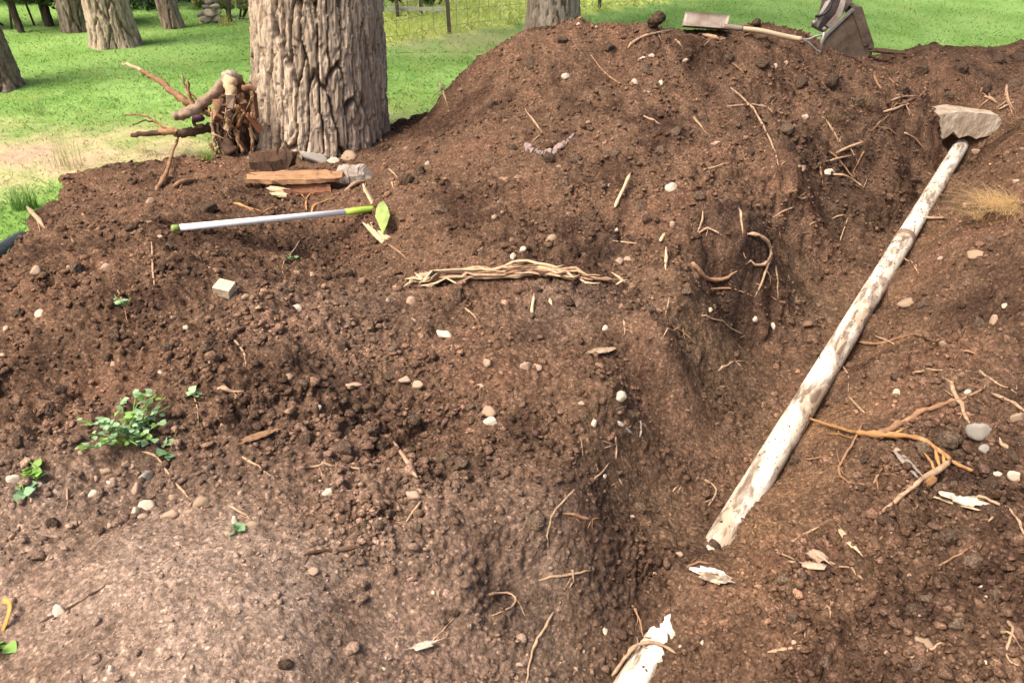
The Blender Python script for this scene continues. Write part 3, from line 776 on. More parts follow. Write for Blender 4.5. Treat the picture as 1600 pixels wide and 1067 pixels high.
# ------------------------------------------------------------------ hedge shrubs along the back
def shrub(label, u, v, w, h, seed, colA, colB, n=12, per=260, leaf=.07, y=None, group='shrubs along the back of the lawn'):
    p = PY(u, v, y) if y else PZ(u, v, 0)
    root = empty('shrub', (p.x, p.y, 0), label, 'shrub', group)
    rnd = random.Random(seed); cs = []; rs = []
    for i in range(n):
        cs.append((rnd.uniform(-w / 2, w / 2), rnd.uniform(-.35, .35), rnd.uniform(.12, h))); rs.append(rnd.uniform(.22, .42) * min(1, h))
    V, F, Cq = leaf_cloud(cs, rs, per, leaf, colA, colB, seed)
    V[:, 2] = np.abs(V[:, 2])
    link('foliage', np_mesh('foliage', V, F, Cq, False), M['leafc'], root)
    for i in range(6):
        c = cs[i]; MB().tube(spline([(c[0] * .5, 0, -.05), (c[0] * .8, c[1] * .5, c[2] * .5), c], .15), .014, 5).build('stem', M['root_dark'], root)
    return root
shrub('dark leafy shrub at the top left corner of the lawn', -20, 46, 2.2, 1.3, 1, (.018, .045, .010), (.05, .11, .02), 16, 300)
shrub('dark shrub between the slim trunks on the far left', 62, 40, 1.8, 1.2, 2, (.016, .04, .010), (.06, .12, .025), 14, 300)
shrub('low dark shrub behind the pale-barked trunk', 215, 10, 2.4, 1.3, 3, (.012, .030, .010), (.03, .065, .016), 16, 280)
shrub('dark hedge shrub left of the short leaning trunk', 245, 2, 2.4, 1.4, 4, (.010, .025, .010), (.025, .055, .016), 16, 280)
shrub('small mid green bush behind the wire fence beside the big trunk', 662, 26, .85, .24, 5, (.06, .12, .025), (.13, .22, .05), 10, 160, .06, y=12.6)
shrub('yellow green weeds right of the pile of pale stones', 362, 30, .8, .30, 6, (.20, .24, .06), (.34, .34, .12), 8, 140, .06)
shrub('shrub lit bright green beyond the far left trunks', 40, 4, 4.0, 1.6, 8, (.10, .20, .04), (.20, .32, .08), 20, 260, .09)  # leaf colours lightened to stand for light on the leaves
shrub('bright green bush at the back left of the shrubs', 150, 0, 3.0, 1.4, 9, (.03, .07, .018), (.08, .15, .035), 16, 240, .09)

# ------------------------------------------------------------------ grass
def blades(n, r0, r1, a0, a1, hmin, hmax, wid, seed, colf, rfun=None, name='grass', keep=None):
    g = np.random.default_rng(seed)
    a = np.radians(g.uniform(a0, a1, n)); r = np.exp(g.uniform(np.log(r0), np.log(r1), n))
    x = r * np.sin(a); y = r * np.cos(a)
    sd = soil_sd(x, y) + fbm(x / .35, y / .35, 31, 3) * .14
    ok = sd < .02
    _, dr = lawn_color(x, y)
    ok &= g.random(n) > dr * .80
    if keep is not None: ok &= keep(x, y)
    x, y, r, dr = x[ok], y[ok], r[ok], dr[ok]; n = len(x)
    z, *_ = land(x, y)
    h = g.uniform(hmin, hmax, n) * (1 + .4 * fbm(x / .3, y / .3, 91, 2)); w = wid * np.sqrt(r / 6) * g.uniform(.7, 1.3, n)
    th = g.uniform(0, 2 * np.pi, n); ln = g.uniform(.5, 1.7, n) * h; la = g.uniform(0, 2 * np.pi, n)
    dx, dy = np.cos(th) * w / 2, np.sin(th) * w / 2
    b = np.stack([x, y, z - .005], -1)
    P = np.zeros((n, 4, 3)); s = np.stack([dx, dy, 0 * dx], -1); lv = np.stack([np.cos(la) * ln, np.sin(la) * ln, h], -1)
    mid = np.stack([np.cos(la) * ln * .35, np.sin(la) * ln * .35, h * .6], -1)
    P[:, 0] = b - s; P[:, 1] = b + s; P[:, 2] = b + lv; P[:, 3] = b + mid - s * .9
    F = np.arange(n * 4).reshape(n, 4)
    c = colf(x, y, dr, g)
    return link(name, np_mesh(name, P.reshape(-1, 3), F, np.repeat(c, 4, 0), False), M['grass'])
def lawn_blade_col(x, y, dr, g):
    c, _ = lawn_color(x, y)
    c = c * g.uniform(1.0, 1.5, (len(x), 1))
    straw = np.array([.50, .40, .20])
    t = (g.random(len(x)) < .05 + .35 * dr)[:, None]
    return np.where(t, straw * g.uniform(.7, 1.2, (len(x), 1)), c)
gr = blades(125000, 3.6, 16, -44, 46, .012, .030, .0050, 21, lawn_blade_col)
tagged(gr, 'short green grass blades of the lawn', 'grass', kind='stuff')
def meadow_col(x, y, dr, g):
    a = np.array([.52, .60, .14]); b = np.array([.68, .70, .26]); t = g.random((len(x), 1))  # sunlight on the meadow is put into the blade colours
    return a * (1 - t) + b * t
me_ = blades(26000, 9, 26, -16, 18, .03, .10, .014, 22, meadow_col, keep=beyond, name='meadow_grass')
tagged(me_, 'tall sunlit yellow green meadow grass beyond the wire fence', 'meadow grass', kind='stuff')
# ------------------------------------------------------------------ drain pipe in the trench
def pvc_mat():
    m, nt, b = new_mat('pvc_white', .38, .4)
    v = stretch(nt, 1, 1, .30)
    n1 = noise(nt, 10, 7, .66, v, .4); n2 = noise(nt, 60, 6, .7, v, .2); n3 = noise(nt, 3.0, 3, .5, v); n4 = noise(nt, 26, 4, .6, v, .5)
    r3 = ramp(nt, n3.outputs['Fac'], [(.35, (.78, .74, .63)), (.65, (.66, .58, .45))])
    r1 = ramp(nt, n1.outputs['Fac'], [(.43, 0), (.58, .9)])                     # broad smears of thin mud
    c1 = mixc(nt, 'MIX', r1.outputs[0], r3.outputs[0], (.36, .26, .165))
    mm = nd(nt, 'ShaderNodeMath', operation='MULTIPLY'); nt.links.new(r1.outputs[0], mm.inputs[0])
    r2 = ramp(nt, n4.outputs['Fac'], [(.47, 0), (.54, 1)]); nt.links.new(r2.outputs[0], mm.inputs[1])
    c2 = mixc(nt, 'MIX', mm.outputs[0], c1, (.13, .085, .055))
    rb = ramp(nt, n2.outputs['Fac'], [(.655, 0), (.70, 1)])
    c3 = mixc(nt, 'MIX', rb.outputs[0], c2, (.12, .078, .05))
    nt.links.new(c3, b.inputs['Base Color'])
    rr_ = ramp(nt, r1.outputs[0], [(0, .38), (1, .9)]); nt.links.new(rr_.outputs[0], b.inputs['Roughness'])
    bump(nt, b, mm.outputs[0], .4, .002)
    return m
M['pvc'] = pvc_mat()
M['pvc_collar'] = mat_plain('pvc_soiled', (.30, .20, .13), (.13, .08, .05), .9, .2, 24, 60, .6, .004)
pr = empty('drain_pipe', PIPE_A, 'long straight white plastic drain pipe lying half buried in the trench', 'pipe')
PQ = PIPE_DIR.to_track_quat('Z', 'Y'); pr.rotation_mode = 'QUATERNION'; pr.rotation_quaternion = PQ
def pipe_piece(name, t0, t1, rad, mat, n=40, thick=.006):
    """a hollow length of pipe between two points of its axis, local to the root"""
    a = Vector((0, 0, PIPE_LEN * t0)); b = Vector((0, 0, PIPE_LEN * t1))
    pts = [a.lerp(b, k / n) for k in range(n + 1)]
    mb = MB(); mb.tube(pts, rad, 32, caps=False)
    mb.tube(list(reversed(pts)), rad - thick, 32, caps=False)
    o = mb.build(name, mat, pr)
    return o
Tj = (pipe_pt(380) - PIPE_A).length / PIPE_LEN
pipe_piece('pipe_length', -.02, Tj, PIPE_R * .985, M['pvc'])
main_len = pipe_piece('pipe_length', Tj - .012, 1.16, PIPE_R, M['pvc'], 60)
pipe_piece('socket', Tj - .004, Tj + .018, PIPE_R * 1.07, M['pvc'], 6).parent = main_len
pipe_piece('joint_ring', Tj - .016, Tj - .004, PIPE_R * 1.10, M['pvc_collar'], 5).parent = main_len
# soil sticking to the pipe and lying over its sides
g2 = np.random.default_rng(9)
n = 1500; t = g2.random(n) ** .9 * 1.1 - .01; ang = g2.normal(size=n) * 1.15
ax = Vector(perp); upv = ax.cross(PIPE_DIR); upv = upv if upv.z > 0 else -upv
cl = .5 + .5 * np.sin(t * 23 + 3 * np.sin(t * 9)); keep = g2.random(n) < (.12 + .5 * cl ** 3 + .5 * (np.abs(ang) > 1.0))
t, ang = t[keep], ang[keep]; n = len(t)
pos = np.array(PIPE_A)[None] + (np.array(PIPE_B) - np.array(PIPE_A))[None] * t[:, None] + PIPE_R * (np.sin(ang)[:, None] * np.array(ax)[None] + np.cos(ang)[:, None] * np.array(upv)[None])
rad_ = .0022 + .004 * g2.random(n) ** 3
v, f, c = lump_batch(pos, rad_, np.array([[.12, .075, .048]]) * g2.uniform(.7, 1.4, (n, 1)), 1, g2)
v = (v - np.array(PIPE_A)) @ np.array(PQ.to_matrix())
o = link('stuck_soil', np_mesh('stuck_soil', v, f, c), M['clod'], pr); o['kind'] = 'stuff'

# ------------------------------------------------------------------ pale concrete chunk over the pipe's far end
def slab_mesh(pts2, thick, seed, nz=5, jit=.01, amp=.02):
    """thick irregular plate from an outline (x, z), rough faces"""
    rnd = random.Random(seed)
    bm = bmesh.new()
    lo = [bm.verts.new((x, 0, z)) for x, z in pts2]
    f = bm.faces.new(lo)
    r = bmesh.ops.extrude_face_region(bm, geom=[f])
    for e in r['geom']:
        if isinstance(e, bmesh.types.BMVert): e.co.y += thick
    bmesh.ops.triangulate(bm, faces=bm.faces[:])
    bmesh.ops.subdivide_edges(bm, edges=bm.edges[:], cuts=nz, use_grid_fill=True)
    v = np.array([p.co[:] for p in bm.verts])
    d = fbm(v[:, 0] / .06 + seed, v[:, 2] / .06 + v[:, 1] / .05, seed, 3); d2 = fbm(v[:, 0] / .05 - seed, v[:, 1] / .05 + v[:, 2] / .07, seed + 5, 3); d3 = fbm(v[:, 1] / .05, v[:, 2] / .05 + v[:, 0] / .04, seed + 9, 3)
    for p, a, b, c in zip(bm.verts, d, d2, d3): p.co += Vector((a, b, c)) * amp
    bmesh.ops.recalc_face_normals(bm, faces=bm.faces[:])
    me = bpy.data.meshes.new('slab'); bm.to_mesh(me); bm.free()
    return me
M['concrete'] = mat_plain('concrete_pale', (.54, .45, .335), (.24, .165, .105), .92, .15, 11, 34, 1.0, .012, (1.2, 1.2, .5))
def outline(px, y):
    ps = [PY(u, v, y) for u, v in px]; o = ps[0]
    return o, [(p.x - o.x, p.z - o.z) for p in ps]
o0, ol = outline(((1466, 180), (1500, 175), (1560, 180), (1566, 192), (1553, 210), (1525, 217), (1512, 212), (1498, 216), (1490, 206), (1478, 216), (1468, 222), (1464, 205)), 5.72)
o = link('concrete_chunk', slab_mesh(ol, .22, 3, 5, amp=.006), M['concrete'])
o.location = o0
tagged(o, 'pale crumbling concrete chunk at the far end of the pipe', 'concrete')

# ------------------------------------------------------------------ hoe
M['handle_white'] = mat_plain('handle_white', (.90, .88, .84), (.78, .74, .68), .35, .5, 25)
M['lime'] = mat_plain('lime_paint', (.34, .47, .05), (.25, .36, .045), .45, .4, 30, 80, .2, .001)
M['lime_dull'] = mat_plain('lime_worn', (.27, .36, .08), (.16, .19, .06), .55, .3, 20, 60, .3, .001)
M['black_plastic'] = mat_plain('black_plastic', (.03, .03, .03), (.015, .015, .015), .5, .4, 30)
hA = PZ(270, 357, .215); hB = PZ(545, 331, .11); hC = PZ(592, 325, .10)
hoe = empty('hoe', hB, 'hoe with a long white handle and a lime green blade lying across the soil', 'hoe')
L = lambda p: Vector(p) - hB
MB().tube([L(hA.lerp(hB, .03)), L(hA.lerp(hB, .5)), L(hB)], .0155, 20).build('handle', M['handle_white'], hoe)
e = hA - (hB - hA).normalized() * .006
MB().tube([L(e), L(hA), L(hA.lerp(hB, .012)), L(hA.lerp(hB, .032))], [.012, .0162, .0164, .0160], 20).build('end_cap', M['lime_dull'], hoe)
d = (hC - hB).normalized()
MB().tube([L(hB) - d * .02, L(hB) + d * .05, L(hB) + d * .12, L(hB) + d * .15], [.0178, .0185, .016, .0125], 20).build('collar', M['lime'], hoe)
neck = [L(hB) + d * .14, L(hB) + d * .175, L(PZ(592, 328, .085))]
MB().tube(spline(neck, .015), .0085, 10).build('neck', M['black_plastic'], hoe)
bm_px = ((592, 318), (599, 314), (606, 324), (609, 337), (604, 352), (598, 366), (592, 352), (586, 338), (588, 326))
zt = (.165, .18, .155, .135, .105, .07, .09, .115, .14)
ring_ = [L(PZ(u, v, z)) for (u, v), z in zip(bm_px, zt)]
cen = sum(ring_, Vector()) / len(ring_) + Vector((.012, .02, .0))
nrm = (ring_[3] - ring_[7]).cross(ring_[5] - ring_[1]).normalized()
vs = ring_ + [cen] + [p + nrm * .004 for p in ring_] + [cen + nrm * .004]
K_ = len(ring_); fs = []
for i in range(K_):
    j = (i + 1) % K_
    fs += [(i, j, K_), (K_ + 1 + j, K_ + 1 + i, 2 * K_ + 1), (i, K_ + 1 + i, K_ + 1 + j, j)]
MB().add(vs, fs, False).build('blade', M['lime_dull'], hoe)

# ------------------------------------------------------------------ wood by the foot of the big tree
def plank(name, label, cat, a, b, w, t, mat, seed, group=None, tilt=0.0, taper=.7):
    """split length of wood from a to b"""
    a, b = Vector(a), Vector(b); L_ = (b - a).length
    rnd = random.Random(seed); n = 14; vs = []; fs = []
    ex = (b - a).normalized(); ez = Vector((0, math.sin(tilt), math.cos(tilt))); ey = ez.cross(ex).normalized(); ez = ex.cross(ey)
    prof = [(-.5, -.5), (.5, -.5), (.55, .1), (.25, .5), (-.3, .45), (-.52, .05)]
    for i in range(n + 1):
        s = i / n; k = 1 - (1 - taper) * abs(2 * s - 1) ** 3
        for (py_, pz_) in prof:
            jx = rnd.uniform(-.02, .02) * (1 if 0 < i < n else 3)
            vs.append(ex * (s * L_ + jx) + ey * (py_ * w * k + rnd.uniform(-.05, .05) * w) + ez * (pz_ * t * k + rnd.uniform(-.07, .07) * t))
    m = len(prof)
    for i in range(n):
        for k in range(m):
            fs.append((i * m + k, i * m + (k + 1) % m, (i + 1) * m + (k + 1) % m, (i + 1) * m + k))
    fs += [tuple(range(m - 1, -1, -1)), tuple(n * m + k for k in range(m))]
    me = MB().add(vs, fs, False).mesh(name)
    o = link(name, me, mat); o.location = a
    return tagged(o, label, cat, group)
plank('wood_slab', 'flat orange brown split wood slab below the big trunk', 'wood', PZ(397, 277, .13), PZ(533, 274, .14), .13, .05, M['wood_split'], 3)
plank('wood_block', 'reddish rotten wood block under the orange brown slab', 'wood', PZ(420, 296, .05), PZ(522, 296, .06), .14, .11, M['wood_red'], 5)
plank('wood_chip', 'short pale wood chip left of the reddish block', 'wood chip', PZ(420, 294, .12), PZ(446, 297, .12), .03, .02, M['wood_pale'], 6)
plank('wood_chip', 'pink pale wood chip lying under the short pale chip', 'wood chip', PZ(432, 303, .10), PZ(447, 305, .10), .03, .02, M['wood_pale'], 7)
plank('bark_slab', 'dark mossy slab of bark leaning against the trunk foot', 'bark', PZ(400, 250, .13), PZ(458, 248, .14), .10, .12, M['root_dark'], 8)
plank('wood_block', 'grey brown block with a hollow end right of the orange slab', 'wood', PZ(528, 273, .10), PZ(572, 271, .11), .10, .10, M['wood_grey'], 9)
plank('wood_splinter', 'flat white splinter of wood standing behind the hoe blade', 'wood splinter', PZ(569, 292, .17), PZ(588, 326, .09), .035, .012, M['wood_pale'], 10, tilt=.7)
plank('wood_splinter', 'pale wood splinter below the hoe blade', 'wood splinter', PZ(577, 356, .07), PZ(606, 384, .03), .03, .014, M['wood_pale'], 11)
plank('wood_splinter', 'slim pale splinter right of the hoe blade tip', 'wood splinter', PZ(598, 366, .06), PZ(618, 382, .04), .03, .012, M['wood_pale'], 12)
plank('wood_splinter', 'narrow pale splinter between white splinter and hoe blade', 'wood splinter', PZ(577, 330, .06), PZ(582, 352, .05), .02, .012, M['wood_pale'], 13)

# ------------------------------------------------------------------ uprooted stump left of the big tree
SY = 5.35
S0 = PY(372, 238, SY); S0.z = 0
st = empty('uprooted_stump', S0, 'uprooted tree stump with broken upturned roots beside the big trunk', 'stump')
Q = lambda u, v, dy=0.0: PY(u, v, SY + dy) - S0
M['stump_brown'] = mat_plain('stump_brown', (.22, .12, .065), (.06, .035, .022), .95, .1, 10, 30, .9, .02)
M['stump_root'] = mat_plain('stump_root', (.36, .26, .18), (.16, .10, .065), .92, .12, 18, 60, .7, .006, (1, 1, 1))
v0, f0 = ICO[3]
bmv = bmesh.new(); bmesh.ops.create_icosphere(bmv, subdivisions=5, radius=1)
vv = np.array([p.co[:] for p in bmv.verts]); ff = np.array([[q.index for q in p.verts] for p in bmv.faces]); bmv.free()
dd = 1 + .30 * fbm(vv[:, 0] * 2 + 3, vv[:, 1] * 2 + vv[:, 2] * .9, 501, 4) + .22 * fbm(vv[:, 0] * 7, vv[:, 2] * 1.5 + vv[:, 1] * 5, 505, 3)
vv = vv * dd[:, None] * np.array([.18, .18, .27])
body = link('root_ball', np_mesh('root_ball', vv, ff), M['stump_brown'], st); body.location = Q(376, 195, .08)
def rootpart(pts, r0, r1, mat, name='broken_root', wob=.30, seed=0, n=9):
    P = spline(pts, .018); m = len(P); rnd = random.Random(seed)
    P = [p + Vector((rnd.gauss(0, .003), rnd.gauss(0, .003), rnd.gauss(0, .003))) for p in P]
    return MB().tube(P, [r0 + (r1 - r0) * k / (m - 1) for k in range(m)], n, wob=wob, seed=seed).build(name, mat, st)
rootpart([Q(364, 118, .02), Q(350, 131), Q(330, 150, -.05), Q(309, 168, -.1), Q(288, 178, -.12), Q(271, 183, -.14)], .036, .030, M['stump_root'], seed=1, n=12)
rootpart([Q(357, 116, .02), Q(361, 132, -.03), Q(360, 160, -.1), Q(357, 186, -.14), Q(356, 203, -.15)], .040, .024, M['wood_pale'], seed=2, n=12)
rootpart([Q(352, 120, .06), Q(362, 118, .0), Q(372, 124, .05)], .035, .03, M['wood_grey'], 'root_knob', seed=3, n=10)
rootpart([Q(372, 165, -.1), Q(376, 185, -.13), Q(371, 198, -.12)], .028, .012, M['root_orange'], seed=4)
rootpart([Q(192, 99, .3), Q(207, 104, .28), Q(222, 111, .26)], .010, .013, M['wood_pale'], 'broken_tip', seed=5)
rootpart([Q(221, 111, .26), Q(252, 129, .2), Q(274, 147, .15), Q(300, 165, .1), Q(330, 175, .1)], .014, .030, M['root_tan'], seed=6)
rootpart([Q(293, 125, .1), Q(296, 146, .1), Q(302, 162, .1)], .007, .012, M['root_tan'], 'root_stub', seed=7)
rootpart([Q(284, 119, .14), Q(291, 140, .14), Q(300, 160, .1)], .006, .010, M['root_pale'], 'root_stub', seed=8)
rootpart([Q(298, 147, .1), Q(309, 158, .1)], .008, .010, M['root_tan'], 'root_stub', seed=9)
rootpart([Q(205, 211, -.1), Q(228, 210, -.1), Q(254, 206, -.1)], .012, .022, M['root_dark'], seed=10)
rootpart([Q(252, 206, -.1), Q(264, 206, -.12), Q(278, 209, -.1)], .023, .024, M['wood_split'], 'broken_tip', seed=11)
rootpart([Q(276, 209, -.1), Q(298, 207, -.08), Q(326, 200, -.02), Q(360, 200, .05)], .026, .034, M['root_dark'], seed=12)
rootpart([Q(195, 180, 0), Q(227, 181, 0), Q(250, 195, -.04), Q(268, 206, -.08)], .005, .009, M['root_tan'], 'side_root', seed=13)
rootpart([Q(207, 196, -.05), Q(228, 189, -.03), Q(246, 193, -.03)], .004, .006, M['root_dark'], 'side_root', seed=14)
rootpart([Q(334, 168, -.1), Q(341, 175, -.14), Q(341, 195, -.16)], .009, .007, M['root_pale'], 'side_root', seed=15)
rootpart([Q(331, 176, -.1), Q(333, 205, -.14), Q(336, 230, -.16)], .010, .012, M['root_pale'], 'side_root', seed=16)
rootpart([Q(341, 186, -.1), Q(344, 214, -.16), Q(351, 233, -.16)], .012, .010, M['root_dark'], 'side_root', seed=17)
rootpart([Q(366, 200, -.12), Q(374, 222, -.16), Q(380, 240, -.18)], .014, .012, M['root_tan'], 'side_root', seed=18)
rootpart([Q(391, 200, -.12), Q(394, 222, -.14), Q(392, 242, -.16)], .010, .012, M['root_pale'], 'side_root', seed=19)
rootpart([Q(322, 168, -.06), Q(305, 180, -.05), Q(304, 196, -.1), Q(318, 198, -.1)], .016, .012, M['root_dark'], 'side_root', seed=20)
rootpart([Q(352, 205, -.08), Q(356, 226, -.16), Q(362, 240, -.2)], .030, .045, M['root_dark'], seed=21)
rootpart([Q(378, 140, .0), Q(390, 136, .0), Q(400, 141, .02)], .020, .022, M['root_tan'], 'root_stub', seed=22)
rootpart([Q(374, 150, -.02), Q(386, 168, -.06), Q(396, 176, -.04)], .010, .012, M['root_tan'], 'side_root', seed=23)
rs_ = random.Random(19)
for k in range(16):
    u_, v_ = rs_.uniform(336, 398), rs_.uniform(150, 222); w_ = rs_.uniform(.018, .05)
    c_ = Q(u_, v_, rs_.uniform(-.2, -.05))
    MB().box(c_, (w_, w_ * rs_.uniform(.6, 1.2), rs_.uniform(.08, .2)), Euler((rs_.gauss(0, .35), rs_.gauss(0, .4), rs_.uniform(0, 3))).to_matrix(), .012, k).build('rotten_chunk', M[rs_.choice(('stump_brown', 'wood_red', 'root_dark', 'stump_root', 'stump_brown', 'root_tan'))], st, .003)
rs_ = random.Random(12)
for k in range(46):
    u_, v_ = rs_.uniform(318, 400), rs_.uniform(140, 236)
    if u_ < 345 and v_ < 170: continue
    a_ = rs_.gauss(1.45, .55); ln_ = rs_.uniform(14, 40); dy_ = rs_.uniform(-.24, -.08)
    rootpart([Q(u_, v_, dy_), Q(u_ + .5 * ln_ * math.cos(a_) + rs_.uniform(-3, 3), v_ + .5 * ln_ * math.sin(a_), dy_ + rs_.uniform(-.03, .03)), Q(u_ + ln_ * math.cos(a_), min(240, v_ + ln_ * math.sin(a_)), dy_)], rs_.uniform(.004, .013), .002,
             M[rs_.choice(('root_dark', 'root_dark', 'root_tan', 'wood_red', 'root_pale', 'wood_split'))], 'splinter', .3, 300 + k, 6)
M['purple'] = mat_plain('purple_plastic', (.055, .016, .035), (.03, .012, .022), .6, .3, 20)
pp = PY(311, 187, SY - .17)
o = link('purple_scrap', MB().tube([(-.03, 0, .0), (-.02, 0, .01), (.02, 0, .012), (.035, 0, 0)], [.012, .024, .022, .010], 7, wob=.4, seed=3).mesh('purple_scrap'), M['purple'])
o.location = pp; tagged(o, 'dark purple scrap caught among the stump roots', 'scrap')

# ------------------------------------------------------------------ splintered branch lying across the heap
sb0, _ = hit(800, 440)
sbr = empty('splintered_branch', sb0, 'long splintered dry branch of pale fibres lying across the soil', 'branch')
M['wood_fibre'] = mat_plain('wood_fibre', (.62, .46, .29), (.32, .21, .12), .9, .15, 25, 80, .5, .002, (1, 6, 6))
def strand(px, w0, w1, mat, lift, seed, name='wood_strand', root=sbr, org=sb0, flat=.6):
    rnd = random.Random(seed)
    pp_ = spline([(u, v, 0) for u, v in px], 14); out = []
    for q in pp_:
        h_, n_ = hit(q.x, q.y); out.append(h_)
    zs = [p.z for p in out]
    for _ in range(18):
        zs = [zs[0]] + [max(zs[i] * .0 + (zs[i - 1] + 2 * zs[i] + zs[i + 1]) / 4, zs[i] - .004) for i in range(1, len(zs) - 1)] + [zs[-1]]
    for p, z in zip(out, zs): p.z = z + lift + rnd.gauss(0, .0008)
    n_ = len(out); dpt = depth(out[n_ // 2]) / FPX / 2
    rad = [max(.0015, (w0 + (w1 - w0) * k / (n_ - 1)) * dpt * (1 - .5 * abs(2 * k / (n_ - 1) - 1) ** 4)) for k in range(n_)]
    return MB().tube([p - org for p in out], rad, 8, wob=.16, seed=seed, flat=flat).build(name, mat, root)
axis = [(640, 447), (675, 440), (726, 434), (780, 431), (830, 429), (886, 434), (930, 441), (974, 450)]
rs_ = random.Random(5)
def axis_at(s):
    f = s * (len(axis) - 1); i_ = min(int(f), len(axis) - 2); t_ = f - i_
    return (axis[i_][0] * (1 - t_) + axis[i_ + 1][0] * t_, axis[i_][1] * (1 - t_) + axis[i_ + 1][1] * t_)
for k in range(34):
    s0 = rs_.choice((0, .05, .12, .25, .38, .45)) + rs_.uniform(-.02, .05); s1 = min(1.0, s0 + rs_.uniform(.28, .6)); s0 = max(0, s0)
    o1, o3 = rs_.uniform(-9, 9), rs_.uniform(-9, 9); o2 = (o1 + o3) / 2 + rs_.uniform(-1.5, 1.5)
    thin = .45 + .55 * math.sin(math.pi * min(1, max(0, (s0 + s1) / 2)))
    a_, b_, c_ = axis_at(s0), axis_at((s0 + s1) / 2), axis_at(s1)
    strand([(a_[0], a_[1] + o1 * thin), (b_[0], b_[1] + o2 * thin), (c_[0], c_[1] + o3 * thin)], rs_.uniform(4, 12), rs_.uniform(4, 9),
           M[rs_.choice(('wood_fibre', 'wood_fibre', 'wood_fibre', 'root_tan', 'wood_grey', 'root_pale', 'root_dark'))], rs_.uniform(.004, .032), 40 + k, flat=rs_.uniform(.3, .7))
strand([(756, 432), (790, 424), (812, 418), (840, 422), (880, 425)], 7, 8, M['wood_fibre'], .032, 2)
strand([(700, 439), (760, 430), (830, 424), (900, 430), (960, 446)], 10, 10, M['root_pale'], .022, 3)
for i, q in enumerate((((632, 452), (655, 441)), ((640, 441), (662, 444)), ((648, 432), (664, 448)), ((650, 440), (673, 436)), ((655, 450), (672, 442)), ((634, 445), (660, 447)), ((955, 436), (976, 452)), ((962, 456), (980, 449)))):
    strand(q, 4, 8, M['wood_pale'], .014 + .003 * i, 20 + i, 'frayed_end')

# ------------------------------------------------------------------ shovel on the crest of the heap
M['steel_rust'] = mat_plain('steel_rust', (.36, .29, .23), (.20, .14, .10), .6, .4, 12, 40, .3, .002, metal=.35)
M['wood_handle'] = mat_plain('wood_handle', (.55, .42, .27), (.38, .27, .16), .6, .3, 10, 60, .3, .001, (1, 9, 9))
M['steel_grey'] = mat_plain('steel_grey', (.36, .33, .30), (.22, .18, .15), .5, .5, 30, 50, .2, .001, metal=.5)
shy = 5.50
sh0 = PY(1145, 46, shy)
sh = empty('shovel', sh0, 'square bladed shovel with wooden handle lying on top of the heap', 'shovel')
T_ = lambda u, v, dy=0.0: PY(u, v, shy + dy) - sh0
NU, NV = 14, 10; vs = []; fs = []
c00, c10, c11, c01 = T_(1066, 45, -.10), T_(1137, 50, -.10), T_(1140, 29, .13), T_(1071, 23, .13)
for s_ in (0, 1):
    for i in range(NU + 1):
        for j in range(NV + 1):
            a, b = i / NU, j / NV
            p = (c00 * (1 - a) + c10 * a) * (1 - b) + (c01 * (1 - a) + c11 * a) * b
            p = p + Vector((0, .05, -.035)) * (math.sin(math.pi * b)) * .9 + Vector((0, 0, .02)) * (1 - math.sin(math.pi * b)) 
            vs.append(p + Vector((0, .003, -.003)) * s_)
q_ = (NU + 1) * (NV + 1); idq = lambda i, j, s_: s_ * q_ + i * (NV + 1) + j
for i in range(NU):
    for j in range(NV):
        fs.append((idq(i, j, 0), idq(i + 1, j, 0), idq(i + 1, j + 1, 0), idq(i, j + 1, 0))); fs.append((idq(i, j, 1), idq(i, j + 1, 1), idq(i + 1, j + 1, 1), idq(i + 1, j, 1)))
for i in range(NU):
    for j in (0, NV): fs.append((idq(i, j, 0), idq(i, j, 1), idq(i + 1, j, 1), idq(i + 1, j, 0)))
for j in range(NV):
    for i in (0, NU): fs.append((idq(i, j, 0), idq(i, j + 1, 0), idq(i, j + 1, 1), idq(i, j, 1)))
MB().add(vs, fs).build('blade', M['steel_rust'], sh)
MB().tube(spline([T_(1128, 42), T_(1142, 43), T_(1160, 45)], .02), [.012, .018, .021, .02, .019, .018][:len(spline([T_(1128, 42), T_(1142, 43), T_(1160, 45)], .02))] if len(spline([T_(1128, 42), T_(1142, 43), T_(1160, 45)], .02)) <= 6 else .018, 12).build('socket', M['steel_rust'], sh)
MB().tube(spline([T_(1156, 45), T_(1190, 49), T_(1225, 57), T_(1252, 62)], .03), .0165, 14).build('handle', M['wood_handle'], sh)
for px in (((1250, 61), (1262, 62), (1275, 57), (1288, 54)), ((1250, 62), (1262, 66), (1276, 79), (1284, 82))):
    MB().tube(spline([T_(*q) for q in px], .02), .007, 8).build('grip_fork', M['steel_grey'], sh)
MB().tube([T_(1288, 51), T_(1284, 66), T_(1284, 86)], .010, 10).build('grip_bar', M['steel_grey'], sh)

